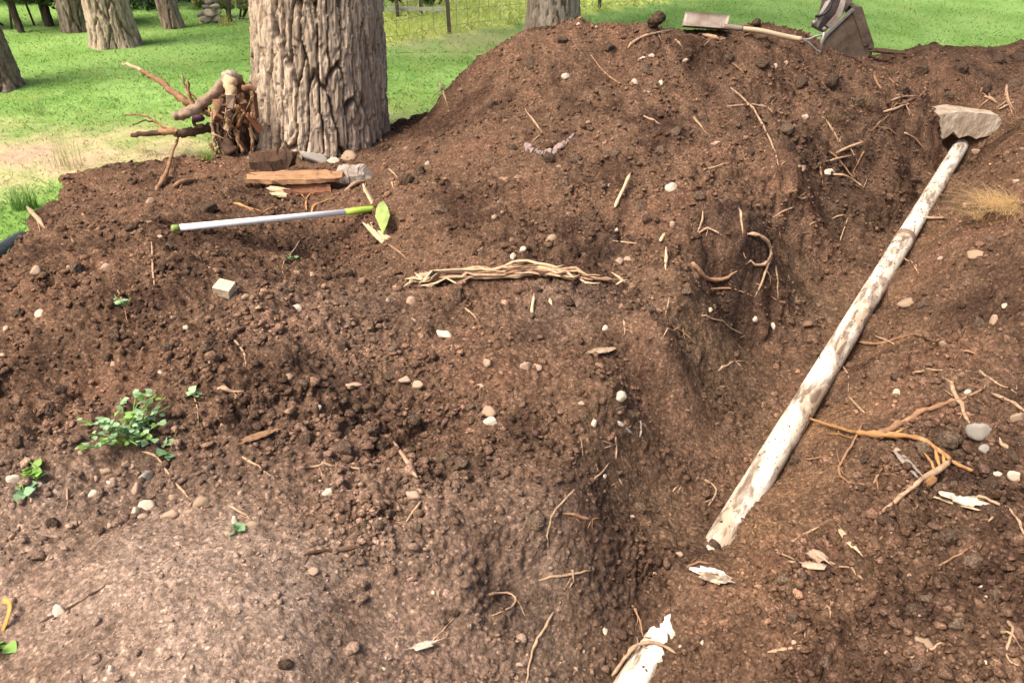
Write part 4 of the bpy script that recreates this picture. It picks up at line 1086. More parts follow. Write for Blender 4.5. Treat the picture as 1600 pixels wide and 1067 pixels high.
# ------------------------------------------------------------------ excavator bucket and arm
M['bucket'] = mat_plain('bucket_soiled', (.17, .125, .085), (.06, .042, .028), .85, .25, 9, 25, .8, .01, metal=.1)
M['arm_paint'] = mat_plain('arm_worn_paint', (.26, .20, .16), (.07, .05, .045), .6, .35, 9, 30, .4, .004)
M['arm_pale'] = mat_plain('arm_pale_metal', (.62, .55, .48), (.34, .25, .19), .5, .4, 14, 30, .3, .003)
EY = 6.55
ex0 = PY(1320, 92, EY)
xc = empty('excavator_arm', ex0, 'soil caked digger bucket on its arm behind the heap', 'digger arm')
E = lambda u, v, dy=0.0: PY(u, v, EY + dy) - ex0
side = [(1337, 10), (1347, 11), (1356, 40), (1366, 70), (1362, 86), (1340, 98), (1310, 100), (1286, 92), (1278, 80), (1289, 62), (1310, 38)]
def plate(name, px, dy0, dy1, mat):
    m = len(px); vs = [E(u, v, dy0) for u, v in px] + [E(u, v, dy1) for u, v in px]
    return MB().add(vs, [tuple(range(m)), tuple(range(2 * m - 1, m - 1, -1))] + [(i, i + m, (i + 1) % m + m, (i + 1) % m) for i in range(m)], False).build(name, mat, xc, .004)
plate('side_plate', side, -.02, .0, M['bucket'])
plate('side_plate', side, .40, .42, M['bucket'])
shell = [(1337, 10), (1347, 11), (1356, 40), (1366, 70), (1362, 86), (1340, 98), (1310, 100), (1286, 92)]
vs = []; fs = []
for k, (u, v) in enumerate(shell):
    p = E(u, v, 0); cpt = E(1318, 62, 0); inn = (cpt - p).normalized() * .016
    vs += [p, p + Vector((0, .40, 0)), p + inn + Vector((0, .40, 0)), p + inn]
for k in range(len(shell) - 1):
    a = 4 * k; b = a + 4
    for q in range(4): fs.append((a + q, a + (q + 1) % 4, b + (q + 1) % 4, b + q))
fs += [(0, 3, 2, 1), tuple(4 * (len(shell) - 1) + q for q in range(4))]
shell_o = MB().add(vs, fs, False).build('bucket_shell', M['bucket'], xc)
plate('wear_strip', [(1330, 14), (1336, 10), (1346, 36), (1358, 70), (1350, 74), (1340, 42)], -.032, -.019, M['bucket'])
plate('cutting_lip', [(1332, 12), (1336, 16), (1292, 58), (1281, 78), (1277, 74), (1288, 54)], -.034, -.02, M['steel_grey'])
for k in range(4):
    d0 = .03 + k * .11
    MB().add([E(1284, 74, d0), E(1276, 82, d0), E(1262, 88, d0 + .02), E(1284, 74, d0 + .05), E(1276, 82, d0 + .05), E(1262, 88, d0 + .03)], [(0, 1, 2), (3, 5, 4), (0, 3, 4, 1), (1, 4, 5, 2), (0, 2, 5, 3)], False).build('tooth', M['steel_grey'], shell_o)
plate('dipper_arm', [(1266, 42), (1280, 18), (1292, -40), (1310, -160), (1350, -160), (1338, -20), (1330, 6), (1310, 30), (1286, 52)], .10, .30, M['arm_paint'])
plate('link_plate', [(1270, 40), (1284, 14), (1290, 2), (1296, 4), (1290, 20), (1278, 44)], .06, .085, M['arm_pale'])
plate('link_plate', [(1290, 40), (1306, 22), (1316, -6), (1324, -6), (1316, 24), (1298, 46)], .05, .075, M['arm_pale'])
MB().tube([E(1272, 36, .02), E(1272, 36, .36)], .020, 14).build('pin', M['steel_grey'], xc)
MB().tube([E(1288, 46, .02), E(1288, 46, .36)], .018, 14).build('pin', M['steel_grey'], xc)
MB().tube([E(1278, 30, .04), E(1296, 2, .04), E(1312, -60, .06)], .016, 12).build('ram_rod', M['arm_pale'], xc)
MB().tube(spline([E(1274, 26, .03), E(1288, 22, .0), E(1300, 4, .02), E(1304, -40, .04)], .03), .010, 8).build('hydraulic_hose', M['black_plastic'], xc)
# sod clump beside the bucket
plank('sod_slab', 'thin slab of turf and soil overhanging a dark hole beside the bucket', 'sod', PY(1362, 78, 6.5), PY(1402, 82, 6.5), .12, .03, M['root_dark'], 31)

# ------------------------------------------------------------------ black hose at the left edge
bh = [PZ(-60, 440, .12), PZ(-20, 410, .12), PZ(8, 391, .115), PZ(36, 374, .10)]
mb = MB(); P_ = spline(bh, .008)
mb.tube(P_, [.040 if i % 3 else .036 for i in range(len(P_))], 20)
M['hose'] = mat_plain('hose_black', (.035, .045, .045), (.02, .024, .026), .45, .4, 20)
o = mb.build('drain_hose', M['hose']); tagged(o, 'black ribbed plastic drain hose at the left edge of the soil', 'hose')

# ------------------------------------------------------------------ pile of pale stones far left, trough rail and wire fence
def stone_mesh(seed, sub=3, amp=.10, facets=9):
    g = np.random.default_rng(seed); v0, f0 = ICO[sub]
    nrm_ = g.normal(size=(facets, 3)); nrm_ /= np.linalg.norm(nrm_, axis=1)[:, None]; dk = g.uniform(.48, .90, facets)
    dots = v0 @ nrm_.T
    r = np.min(np.where(dots > .05, dk[None] / np.maximum(dots, .05), 9), axis=1)
    r = np.minimum(r, 1.05) * (1 + amp * .35 * fbm(v0[:, 0] * 2 + seed, v0[:, 1] * 2 + v0[:, 2] * 2.3, seed, 3))
    return np_mesh('stone', v0 * r[:, None], f0, smooth=False)
STONE = [stone_mesh(700 + i) for i in range(8)]
stone_cache = {}
def stone(u, v, w, h, mat, label, cat='stone', group=None, name='stone', k=0, p=None, sink=.25, rz=None, deep=None):
    if p is None:
        p, n_ = hit(u, v)
    s = depth(p) / FPX / 2
    key = (k % 8, mat)
    if key not in stone_cache:
        me = STONE[k % 8].copy(); me.materials.append(M[mat]); stone_cache[key] = me
    o = link(name, stone_cache[key])
    rx = w * s * 1.22; rz_ = h * s * 1.22
    o.scale = (rx, (deep or (w + h) / 2) * s, rz_)
    o.rotation_euler = (random.uniform(-.3, .3), random.uniform(-.3, .3), random.uniform(-.5, .5) if rz is None else rz)
    o.location = (p.x, p.y, p.z + rz_ * .18)
    return tagged(o, label, cat, group)
PS = [(318, 38, 16), (334, 37, 18), (348, 36, 14), (322, 28, 16), (338, 27, 16), (314, 20, 12), (329, 18, 17), (341, 16, 13), (322, 9, 14), (335, 7, 14), (326, 0, 13), (338, -4, 14), (330, -12, 14)]
for i, (u, v, w) in enumerate(PS):
    base = PZ(326, 42, 0); p = PY(u, v + 4, base.y + .25 + .02 * (i % 3))
    stone(u, v, w, w * .62, 'stone_grey' if i % 3 else 'stone_white', ('%s flat stone in the %s row from the ground of the pale pile' % (('left', 'middle', 'right')[(0, 1, 2, 0, 2, 0, 1, 2, 0, 2, 0, 2, 1)[i]], ('lowest', 'second', 'third', 'fourth', 'fifth', 'top')[(0, 0, 0, 1, 1, 2, 2, 2, 3, 3, 4, 4, 5)[i]])), 'stone', 'stones of the pile at the back left', k=i, p=p)

M['post'] = mat_plain('post_rusty', (.13, .10, .07), (.06, .045, .035), .8, .3, 12)
M['wire'] = mat_plain('wire_grey', (.30, .28, .24), (.18, .15, .12), .6, .4, 40)
M['rail'] = mat_plain('rail_pale', (.55, .53, .42), (.38, .36, .26), .8, .2, 8)
def fence(label, posts, h, stays):
    P = [PZ(u, v, 0) for u, v in posts]
    root = empty('wire_fence', P[0], label, 'fence')
    for i, p in enumerate(P):
        q = p - P[0]; lx = (-.07, .05, -.02, .03)[i % 4]
        MB().box(q + Vector((lx * .5, 0, h / 2)), (.045, .035, h + .1), Matrix.Rotation(-lx * .5, 3, 'Y')).box(q + Vector((lx * .5, .022, h / 2)), (.012, .03, h + .09), Matrix.Rotation(-lx * .5, 3, 'Y')).build('post', M['post'], root)
    for k in range(7):
        z = .08 + k * (h - .15) / 6
        pts = []
        for i in range(len(P) - 1):
            for s in range(6):
                t = s / 6; q = (P[i] - P[0]).lerp(P[i + 1] - P[0], t); pts.append(q + Vector((0, -.03, z - .02 * math.sin(math.pi * t) + .008 * math.sin(9 * t + k))))
        pts.append(P[-1] - P[0] + Vector((0, -.03, z)))
        MB().tube(pts, .0028, 5).build('wire', M['wire'], root)
    if stays:
        for i in range(len(P) - 1):
            n_ = int((P[i + 1] - P[i]).length / .17)
            for s in range(1, n_):
                q = (P[i] - P[0]).lerp(P[i + 1] - P[0], s / n_); w_ = random.uniform(-.02, .02)
                MB().tube([q + Vector((0, -.03, .06)), q + Vector((w_, -.03, h * .5)), q + Vector((0, -.03, h - .08))], .0026, 4).build('stay_wire', M['wire'], root)
    return root, P
fence('wire mesh fence with rusty posts between the big trunk and the grey trunk', [(560, 74), (697, 52), (938, 16), (1075, -4)], 1.15, True)
fr, fp = fence('thin wire fence farther back left of the big trunk', [(366, 34), (392, 36), (470, 34), (619, 27), (664, 25)], 1.0, False)
a = PY(606, 15, fp[3].y + .1); b = PY(694, 14, fp[3].y + .1)
MB().box((a + b) / 2 - fp[0], ((b - a).length, .06, .045)).build('rail', M['rail'], fr)
# ------------------------------------------------------------------ roots and twigs lying on the soil
ROOTS = [
 # label, points (u, v[, lift]), width in px at both ends, material
 ('long pale root hanging down the face of the main heap', ((1141, 138), (1171, 163), (1193, 197), (1208, 233), (1216, 262)), 4, 3, 'root_pale'),
 ('pale fibrous root lying crosswise over the long hanging root', ((1136, 168), (1160, 166), (1178, 164), (1200, 169)), 3, 5, 'root_pale'),
 (1, ((1278, 180), (1300, 200), (1311, 224)), 4, 3, 'root_pale'),
 (1, ((1304, 246, .03), (1325, 238, .04), (1346, 233, .05)), 3, 5, 'root_pale'),
 (1, ((1293, 257, .02), (1310, 254, .03), (1327, 252, .04)), 4, 4, 'root_pale'),
 (1, ((1281, 230), (1304, 247, .02), (1320, 270, .03), (1347, 296)), 3, 3, 'root_tan'),
 (1, ((1297, 273), (1322, 281, .03), (1348, 298, .02)), 4, 3, 'root_pale'),
 (1, ((1351, 236), (1342, 256, .03), (1332, 273, .02)), 3, 2, 'root_tan'),
 (1, ((1409, 208), (1428, 219, .02), (1444, 235)), 3, 3, 'root_pale'),
 (1, ((1392, 158), (1412, 156, .03), (1432, 155, .02)), 3, 3, 'root_pale'),
 (1, ((1366, 116), (1368, 132), (1382, 148)), 5, 3, 'root_tan'),
 (1, ((1382, 112), (1388, 130), (1400, 142), (1416, 140)), 5, 3, 'root_tan'),
 (1, ((1395, 170), (1425, 160, .03), (1460, 146, .02)), 3, 2, 'root_tan'),
 (1, ((1450, 166), (1470, 178, .02)), 3, 2, 'root_pale'),
 (1, ((1278, 246), (1282, 268), (1286, 292)), 5, 3, 'root_tan'),
 (1, ((1248, 262), (1262, 270)), 8, 5, 'root_pale'),
 (1, ((1380, 176), (1400, 176, .03), (1414, 172, .04)), 5, 4, 'root_pale'),
 (1, ((1356, 215), (1372, 196, .02), (1392, 180)), 3, 2, 'root_tan'),
 (1, ((1374, 200), (1388, 205, .02), (1404, 214)), 2, 2, 'root_pale'),
 (1, ((1212, 422, .02), (1214, 448, .03), (1214, 475, .02)), 3, 2, 'root_pale'),
 (1, ((1111, 452), (1146, 456, .02), (1179, 467)), 4, 2, 'root_tan'),
 (1, ((1098, 325), (1099, 345), (1088, 368)), 3, 3, 'root_pale'),
 (1, ((1088, 368), (1105, 360, .02), (1130, 370)), 3, 3, 'root_pale'),
 (1, ((1122, 580), (1136, 571), (1149, 565)), 4, 3, 'root_pale'),
 (1, ((1208, 341), (1224, 334, .02), (1241, 328, .02)), 3, 3, 'root_pale'),
 (1, ((1262, 354), (1275, 350, .02), (1287, 347)), 3, 3, 'root_pale'),
 (1, ((1300, 343), (1312, 341, .02), (1324, 339)), 3, 3, 'root_pale'),
 (1, ((1312, 378), (1320, 358, .02), (1324, 340)), 2, 2, 'root_pale'),
 (1, ((1155, 326), (1158, 348, .02), (1161, 368)), 4, 3, 'root_pale'),
 (1, ((1180, 350), (1196, 356), (1218, 362)), 3, 2, 'root_tan'),
 (1, ((1225, 300), (1245, 312, .02), (1268, 318)), 3, 2, 'root_pale'),
 (1, ((1240, 372), (1262, 366, .02), (1280, 372)), 2, 2, 'root_tan'),
 (1, ((1036, 527), (1050, 516), (1066, 509)), 3, 2, 'root_pale'),
 (1, ((1040, 492), (1044, 478), (1047, 464)), 3, 2, 'root_pale'),
 (1, ((974, 500), (976, 514), (976, 524)), 4, 3, 'root_pale'),
 (1, ((1050, 510), (1072, 522), (1090, 540)), 3, 2, 'root_tan'),
 ('curled pale root looping out of the trench wall above the pipe', ((1165, 372, .02), (1182, 380, .05), (1198, 392, .06), (1205, 412, .06), (1192, 426, .04), (1164, 419, .02)), 6, 5, 'root_pale'),
 ('thin root trailing down from the looped root', ((1205, 412, .06), (1196, 432, .04), (1188, 450, .02), (1179, 467)), 4, 3, 'root_pale'),
 ('thick dark root curving in the hollow of the trench wall', ((1081, 412), (1092, 430), (1107, 441), (1137, 437), (1152, 425)), 9, 6, 'root_tan'),
 ('straight pale root lying slanted on the left trench slope', ((1096, 494), (1128, 507), (1163, 524)), 3, 4, 'root_pale'),
 ('slim root ending at the white flake above the branch', ((957, 377), (980, 382), (1002, 385)), 3, 3, 'root_pale'),
 # right bank
 ('pale straight root sticking out towards the pipe below its far joint', ((1421, 345), (1448, 345, .02), (1477, 342)), 5, 4, 'root_pale'),
 ('thin root slanting down right from the pipe joint', ((1387, 383), (1410, 402), (1436, 427)), 3, 4, 'root_pale'),
 (2, ((1387, 422), (1386, 448), (1384, 470), (1393, 490)), 3, 2, 'root_dark'),
 ('long wavy root lying across the right bank above the root tangle', ((1337, 535), (1358, 537), (1380, 539), (1417, 524), (1440, 524), (1470, 539), (1500, 549), (1530, 554)), 6, 4, 'root_tan'),
 ('short pale root lying on the wavy root of the right bank', ((1368, 526), (1382, 533, .01), (1396, 538)), 4, 4, 'root_pale'),
 (2, ((1425, 583), (1440, 580), (1466, 579), (1493, 579)), 4, 3, 'root_pale'),
 ('pale root reaching down to the grey stone at the right', ((1476, 591), (1486, 604), (1494, 622), (1503, 645), (1514, 662)), 5, 9, 'root_pale'),
 ('pinkish brown thick root running up right from the orange root', ((1368, 686), (1410, 662), (1451, 640), (1492, 629), (1520, 618), (1536, 609)), 11, 6, 'root_tan'),
 ('curved pale root above the right edge stones', ((1526, 572), (1532, 584), (1545, 593), (1568, 604), (1588, 614)), 4, 3, 'root_pale'),
 ('pale straight root cut off by the right edge of the picture', ((1549, 616), (1575, 630, .01), (1606, 648)), 6, 6, 'root_pale'),
 (2, ((1324, 617), (1335, 630), (1350, 645)), 3, 5, 'root_pale'),
 (2, ((1312, 565), (1318, 575), (1326, 590)), 4, 3, 'root_pale'),
 (2, ((1345, 671, .03), (1332, 696, .03), (1318, 720, .02), (1306, 740, .01), (1316, 752), (1334, 760), (1364, 761)), 4, 4, 'root_tan'),
 (2, ((1306, 700, .01), (1308, 722, .01), (1318, 742)), 3, 3, 'root_tan'),
 (2, ((1364, 761), (1370, 745, .02), (1380, 732)), 4, 3, 'root_tan'),
 (2, ((1366, 736, .01), (1372, 752), (1372, 768)), 3, 3, 'root_tan'),
 (2, ((1380, 740), (1400, 744), (1420, 740)), 4, 3, 'root_tan'),
 (2, ((1257, 719), (1274, 717), (1291, 712)), 3, 2, 'root_tan'),
 (2, ((1255, 740), (1266, 741), (1278, 740)), 2, 2, 'root_orange'),
 (2, ((1291, 678), (1310, 679), (1330, 684)), 3, 4, 'root_orange'),
 ('pale twig running to the right edge below the dark rock', ((1520, 778), (1546, 782), (1566, 790), (1590, 808), (1598, 822), (1599, 843)), 6, 5, 'root_pale'),
 (2, ((1234, 847), (1256, 836), (1280, 822)), 4, 4, 'root_pale'),
 (2, ((1208, 860), (1222, 865), (1238, 873), (1257, 890)), 3, 4, 'root_pale'),
 (2, ((1295, 877), (1320, 890), (1349, 908)), 4, 4, 'root_pale'),
 (2, ((1240, 858), (1256, 870), (1268, 880)), 3, 3, 'root_pale'),
 (2, ((1455, 890), (1482, 876), (1508, 862), (1520, 852)), 4, 4, 'root_tan'),
 (2, ((1338, 862), (1356, 861), (1376, 858)), 3, 2, 'root_tan'),
 ('slender curved twig lying against the brown stone near the bottom right', ((1413, 1032), (1430, 1028), (1444, 1022), (1464, 1008), (1482, 996)), 4, 4, 'root_pale'),
 ('forked pale twig at the bottom right corner, longer prong', ((1574, 969), (1582, 992, .02), (1572, 1012, .02), (1567, 1026), (1597, 1045)), 5, 4, 'root_pale'),
 ('thin twig crossing the forked one at the bottom right corner', ((1556, 988), (1575, 1000, .03), (1598, 1018)), 4, 3, 'root_pale'),
 ('straight pale root flat on the soil right of the near pipe end', ((1200, 1018), (1228, 1017), (1257, 1011)), 5, 5, 'root_pale'),
 (2, ((1288, 950), (1292, 940), (1298, 946), (1296, 966)), 4, 3, 'root_pale'),
 (2, ((1240, 990), (1246, 980), (1258, 984)), 3, 3, 'root_pale'),
 (2, ((1545, 815), (1552, 810), (1554, 806)), 5, 4, 'root_pale'),
 (2, ((1560, 690), (1570, 700, .01), (1580, 706)), 6, 6, 'root_pale'),
 # far right bank
 (3, ((1537, 152), (1546, 157, .02), (1557, 163)), 6, 4, 'root_pale'),
 (3, ((1573, 133), (1570, 150, .02), (1574, 160, .02), (1578, 166)), 5, 4, 'root_pale'),
 (3, ((1534, 138), (1531, 148)), 5, 3, 'root_tan'),
 (3, ((1560, 172), (1575, 168, .02), (1590, 158)), 4, 3, 'root_pale'),
 (3, ((1540, 300), (1548, 318), (1552, 330)), 3, 2, 'root_pale'),
 (3, ((1464, 320), (1466, 330), (1470, 340)), 3, 2, 'root_tan'),
 # trench foot and lower left slope
 ('thin drooping root hanging down the lower left slope', ((900, 763), (882, 780), (869, 796), (858, 818), (855, 838), (856, 858)), 4, 3, 'root_pale'),
 ('flat broken piece of root beside the drooping root', ((880, 803), (900, 808), (924, 812)), 4, 8, 'root_tan'),
 (4, ((925, 756), (938, 742), (952, 722)), 4, 3, 'root_pale'),
 (4, ((960, 676), (963, 695), (963, 718)), 4, 3, 'root_pale'),
 (4, ((907, 684), (909, 700), (911, 714)), 4, 3, 'root_tan'),
 (4, ((968, 748), (972, 754), (975, 761)), 3, 3, 'root_pale'),
 ('pale root with a knot lying level on the lower left slope', ((842, 908), (868, 901), (894, 898), (916, 894), (932, 890)), 4, 4, 'root_pale'),
 (4, ((893, 890), (896, 900), (897, 908)), 7, 4, 'root_pale'),
 ('long pale root running to the bottom edge left of the trench', ((865, 957), (852, 980), (838, 998), (831, 1020), (826, 1045), (820, 1072)), 5, 5, 'root_pale'),
 (4, ((1072, 888), (1080, 882, .01), (1092, 880, .01), (1116, 881)), 4, 4, 'root_tan'),
 ('upright brown twig leaning over the near pipe end', ((987, 945, .0), (994, 966, .03), (1000, 988, .04), (1004, 1004, .03)), 5, 4, 'root_tan'),
 ('bent root crossing over the near pipe end', ((956, 1060, .01), (974, 1038, .03), (996, 1017, .04), (1012, 1012, .03), (1030, 1010, .02), (1056, 1023, .0)), 7, 6, 'root_pale'),
 (4, ((1050, 769), (1056, 763), (1063, 758)), 3, 3, 'root_pale'),
 (4, ((1101, 749), (1112, 757), (1123, 765), (1116, 778), (1108, 790)), 3, 4, 'root_pale'),
 (4, ((800, 930), (806, 936), (812, 941)), 4, 3, 'root_pale'),
 (4, ((762, 930), (778, 927), (792, 925), (808, 932), (811, 940), (792, 954), (768, 961)), 4, 3, 'root_pale'),
 (4, ((673, 1004), (692, 986), (710, 964)), 3, 4, 'root_pale'),
 (4, ((657, 783), (646, 800), (633, 818)), 5, 4, 'root_pale'),
 ('dark crooked root lying flat on the trodden soil', ((474, 869), (488, 862), (501, 859), (520, 861), (538, 860), (556, 857), (593, 847)), 6, 4, 'root_dark'),
 ('long dark root in the crack along the trodden soil', ((60, 975), (85, 962), (110, 950), (150, 925), (165, 915)), 5, 3, 'root_dark'),
 # left heap
 ('level brown root below the middle of the left heap', ((470, 730), (498, 728), (526, 728), (569, 734)), 5, 4, 'root_pale'),
 ('straight stout twig standing out of the clods at the middle', ((616, 695, .01), (632, 720, .01), (652, 748, .0)), 6, 8, 'root_pale'),
 (5, ((380, 714), (405, 732), (431, 750)), 4, 3, 'root_pale'),
 ('wavy thin pale root on the left heap right of the block', ((356, 514), (364, 530), (376, 543), (386, 553), (384, 573)), 4, 4, 'root_pale'),
 (5, ((237, 378), (238, 404), (239, 425), (242, 447)), 3, 4, 'root_pale'),
 ('short flat pale stick right of the leafy weed', ((339, 608), (360, 612), (386, 618)), 7, 6, 'root_pale'),
 (5, ((71, 652), (98, 647), (126, 642)), 4, 3, 'root_tan'),
 ('bare pale root trailing from the leafy weed', ((222, 706), (240, 711), (252, 722), (262, 738), (275, 756), (299, 781)), 4, 4, 'root_pale'),
 (5, ((185, 455), (192, 470), (197, 490)), 5, 3, 'root_tan'),
 (5, ((303, 612), (305, 625), (309, 644)), 4, 3, 'root_pale'),
 ('curved branch leaning on the top of the left heap', ((283, 232, .10), (272, 256, .07), (264, 274, .04), (255, 290, .02), (244, 299)), 5, 8, 'root_tan'),
 ('stubby brown root on the left heap above the hoe handle', ((272, 295, .01), (290, 288, .02), (311, 283)), 9, 8, 'root_tan'),
 ('pale stick poking out by the grass tuft at the left edge', ((45, 331, .03), (58, 345, .02), (71, 359)), 8, 6, 'root_pale'),
 (5, ((104, 762), (106, 780), (104, 805)), 4, 3, 'root_pale'),
 (5, ((328, 552), (329, 564), (328, 576)), 5, 4, 'root_pale'),
 (5, ((225, 395), (228, 420)), 3, 3, 'root_pale'),
 (5, ((470, 375), (452, 402), (440, 420)), 3, 2, 'root_pale'),
 (5, ((110, 370), (118, 388)), 3, 3, 'root_tan'),
 (5, ((355, 790), (378, 800), (392, 812)), 4, 3, 'root_pale'),
 (5, ((480, 330), (476, 312, .01), (490, 300)), 4, 3, 'root_orange'),
 (5, ((490, 345), (486, 325, .01), (520, 312)), 4, 4, 'root_orange'),
 ('pale curled root right of the grey brown block', ((540, 300), (555, 290, .02), (572, 284)), 5, 5, 'root_pale'),
 (5, ((365, 318), (385, 325), (410, 333)), 6, 4, 'root_orange'),
 (5, ((545, 415), (560, 402), (578, 395)), 4, 3, 'root_tan'),
 ('dark thin stick pointing down right from the splinter below the hoe', ((606, 385, .01), (622, 395, .01), (638, 407)), 6, 3, 'root_tan'),
 # main heap
 ('pale bent root on the crest left of the shovel', ((980, 76), (992, 66, .01), (1005, 60, .01), (1028, 54, .01), (1050, 49)), 5, 4, 'root_pale'),
 ('knobbly pale root stub lying below the shovel blade', ((1092, 55), (1100, 59, .01), (1112, 60, .01), (1123, 63)), 6, 9, 'root_pale'),
 (6, ((821, 171), (834, 191), (848, 208)), 3, 3, 'root_pale'),
 (6, ((1054, 63), (1060, 68), (1067, 76)), 4, 3, 'root_pale'),
 (6, ((924, 87), (934, 103), (946, 118), (974, 135)), 3, 4, 'root_tan'),
 (6, ((1098, 267), (1118, 262), (1137, 256)), 4, 3, 'root_pale'),
 (6, ((1084, 184), (1092, 196), (1098, 204)), 5, 3, 'root_pale'),
 (6, ((858, 178), (862, 190)), 4, 3, 'root_pale'),
 (6, ((687, 134, .04), (690, 146, .03), (697, 157)), 5, 4, 'root_pale'),
 (6, ((1140, 96), (1150, 104), (1166, 118)), 3, 2, 'root_tan'),
 (6, ((1005, 182), (1020, 190), (1035, 196)), 4, 3, 'root_pale'),
 (6, ((612, 285), (614, 296)), 5, 4, 'root_pale'),
 (6, ((600, 262), (612, 268), (622, 278)), 4, 3, 'root_pale'),
 ('broken wood splinter stuck upright in the main heap', ((984, 284, .05), (974, 303, .03), (961, 325, .0)), 4, 9, 'wood_pale'),
 ('white wood flake standing below the dark hollow of the heap', ((1040, 392, .02), (1040, 408, .01), (1040, 423)), 6, 4, 'wood_pale'),
 (6, ((1030, 381), (1036, 374, .01), (1041, 367, .01)), 6, 5, 'wood_pale'),
 ('upright pale wood flake below the splintered branch', ((834, 466, .02), (832, 480, .01), (831, 494)), 3, 8, 'wood_pale'),
 (6, ((858, 468), (862, 478)), 6, 7, 'wood_pale'),
 (6, ((724, 480), (738, 490), (746, 502)), 4, 3, 'root_pale'),
 ('grey broken twig bundle at the trench lip', ((964, 660), (976, 670, .01), (990, 682)), 7, 7, 'wood_grey'),
 ('short grey twig right of the broken twig bundle', ((1000, 658), (1002, 670, .01), (1000, 684)), 6, 5, 'wood_grey'),
 (4, ((927, 655), (928, 668)), 5, 6, 'root_pale'),
]
REG = {1: ('thin pale rootlet sticking out of the left trench wall', 'rootlets of the left trench wall'),
       2: ('thin rootlet lying loose on the right bank of the trench', 'rootlets on the right bank'),
       3: ('thin rootlet on the far right bank by the concrete chunk', 'rootlets by the concrete chunk'),
       4: ('thin rootlet on the smooth slope at the near left of the trench', 'rootlets on the lower left slope'),
       5: ('thin rootlet lying among the clods of the left heap', 'rootlets on the left heap'),
       6: ('thin pale rootlet on the face of the main heap', 'rootlets on the main heap')}
def lay_root(px, w0, w1, mat, seed, name='root', org=None, parent=None, n=6, wob=.14, step=9, jit=1.0):
    rnd = random.Random(seed)
    P = spline([(q[0], q[1], (q[2] if len(q) > 2 else 0) * 1000) for q in px], step)
    out = []
    for q in P:
        h_, n_ = hit(q.x + rnd.gauss(0, .5), q.y)
        rr_ = (w0 + w1) / 4 * depth(h_) / FPX
        out.append(h_ + Vector((0, 0, rr_ * .45 + q.z / 1000 * .8)))
    # bridge the gaps between clods instead of following each one
    for _ in range(3):
        for i in range(1, len(out) - 1):
            m_ = (out[i - 1] + out[i + 1]) / 2
            out[i] = out[i].lerp(m_, .5) if m_.z >= out[i].z - .004 else out[i].lerp(m_, .25)
    for q in out:
        q.z = max(q.z, ground_z(q.x, q.y) + (w0 + w1) / 4 * depth(q) / FPX * .35)
    o_ = org if org is not None else out[0].copy()
    k = len(out); sc = depth(out[k // 2]) / FPX / 2
    rad = [max(.0009, (w0 + (w1 - w0) * i / max(1, k - 1)) * sc * (1 + jit * .18 * rnd.gauss(0, 1)) * (1 - .55 * max(0, i / max(1, k - 1) - .45)) * (1 if 0 < i < k - 1 else .5)) for i in range(k)]
    pts = [p - o_ + Vector((rnd.gauss(0, .0012), rnd.gauss(0, .0012), rnd.gauss(0, .001))) * jit for p in out]
    o = MB().tube(pts, rad, n, wob=wob, seed=seed).build(name, M[mat], parent)
    if parent is None: o.location = o_
    return o
for i, (lab, px, w0, w1, mat) in enumerate(ROOTS):
    o = lay_root(px, w0, w1, mat, 900 + i, 'wood_flake' if mat.startswith('wood') else 'root')
    if isinstance(lab, int):
        tagged(o, REG[lab][0], 'root', REG[lab][1])
        mid_ = px[len(px) // 2]; ln_ = math.hypot(px[0][0] - px[-1][0], px[0][1] - px[-1][1])
        o['pxy'] = [float(mid_[0]), float(mid_[1])]
        o['kindword'] = ('short ' if ln_ < 22 else 'long ' if ln_ > 50 else '') + {'root_pale': 'pale', 'root_tan': 'brown', 'root_dark': 'dark', 'root_orange': 'orange', 'wood_pale': 'pale wooden'}.get(mat, 'thin') + (' flake' if mat.startswith('wood') else ' rootlet')
    else: tagged(o, lab, 'wood' if mat.startswith('wood') else 'root')
    if not mat.startswith('wood') and len(px) >= 3:
        rh = random.Random(4000 + i)
        for k in range(rh.choice((0, 1, 1, 2)) + (2 if w0 + w1 >= 9 else 0)):
            q0 = px[rh.randrange(1, len(px))]; an_ = rh.uniform(0, 6.28); ln_ = rh.uniform(10, 26)
            lf = q0[2] if len(q0) > 2 else 0
            lay_root(((q0[0], q0[1], lf), (q0[0] + .5 * ln_ * math.cos(an_) + rh.uniform(-3, 3), q0[1] + .5 * ln_ * math.sin(an_), lf * .6), (q0[0] + ln_ * math.cos(an_), q0[1] + ln_ * math.sin(an_), 0)), 2.2, 1.2, mat, 5000 + 10 * i + k, 'root_hair', o.location.copy(), o, 5)
    if isinstance(lab, int) and mat.startswith('wood'):
        o['label'] = 'small pale wood flake on the face of the main heap'; o['group'] = 'wood flakes on the main heap'; o['category'] = 'wood'

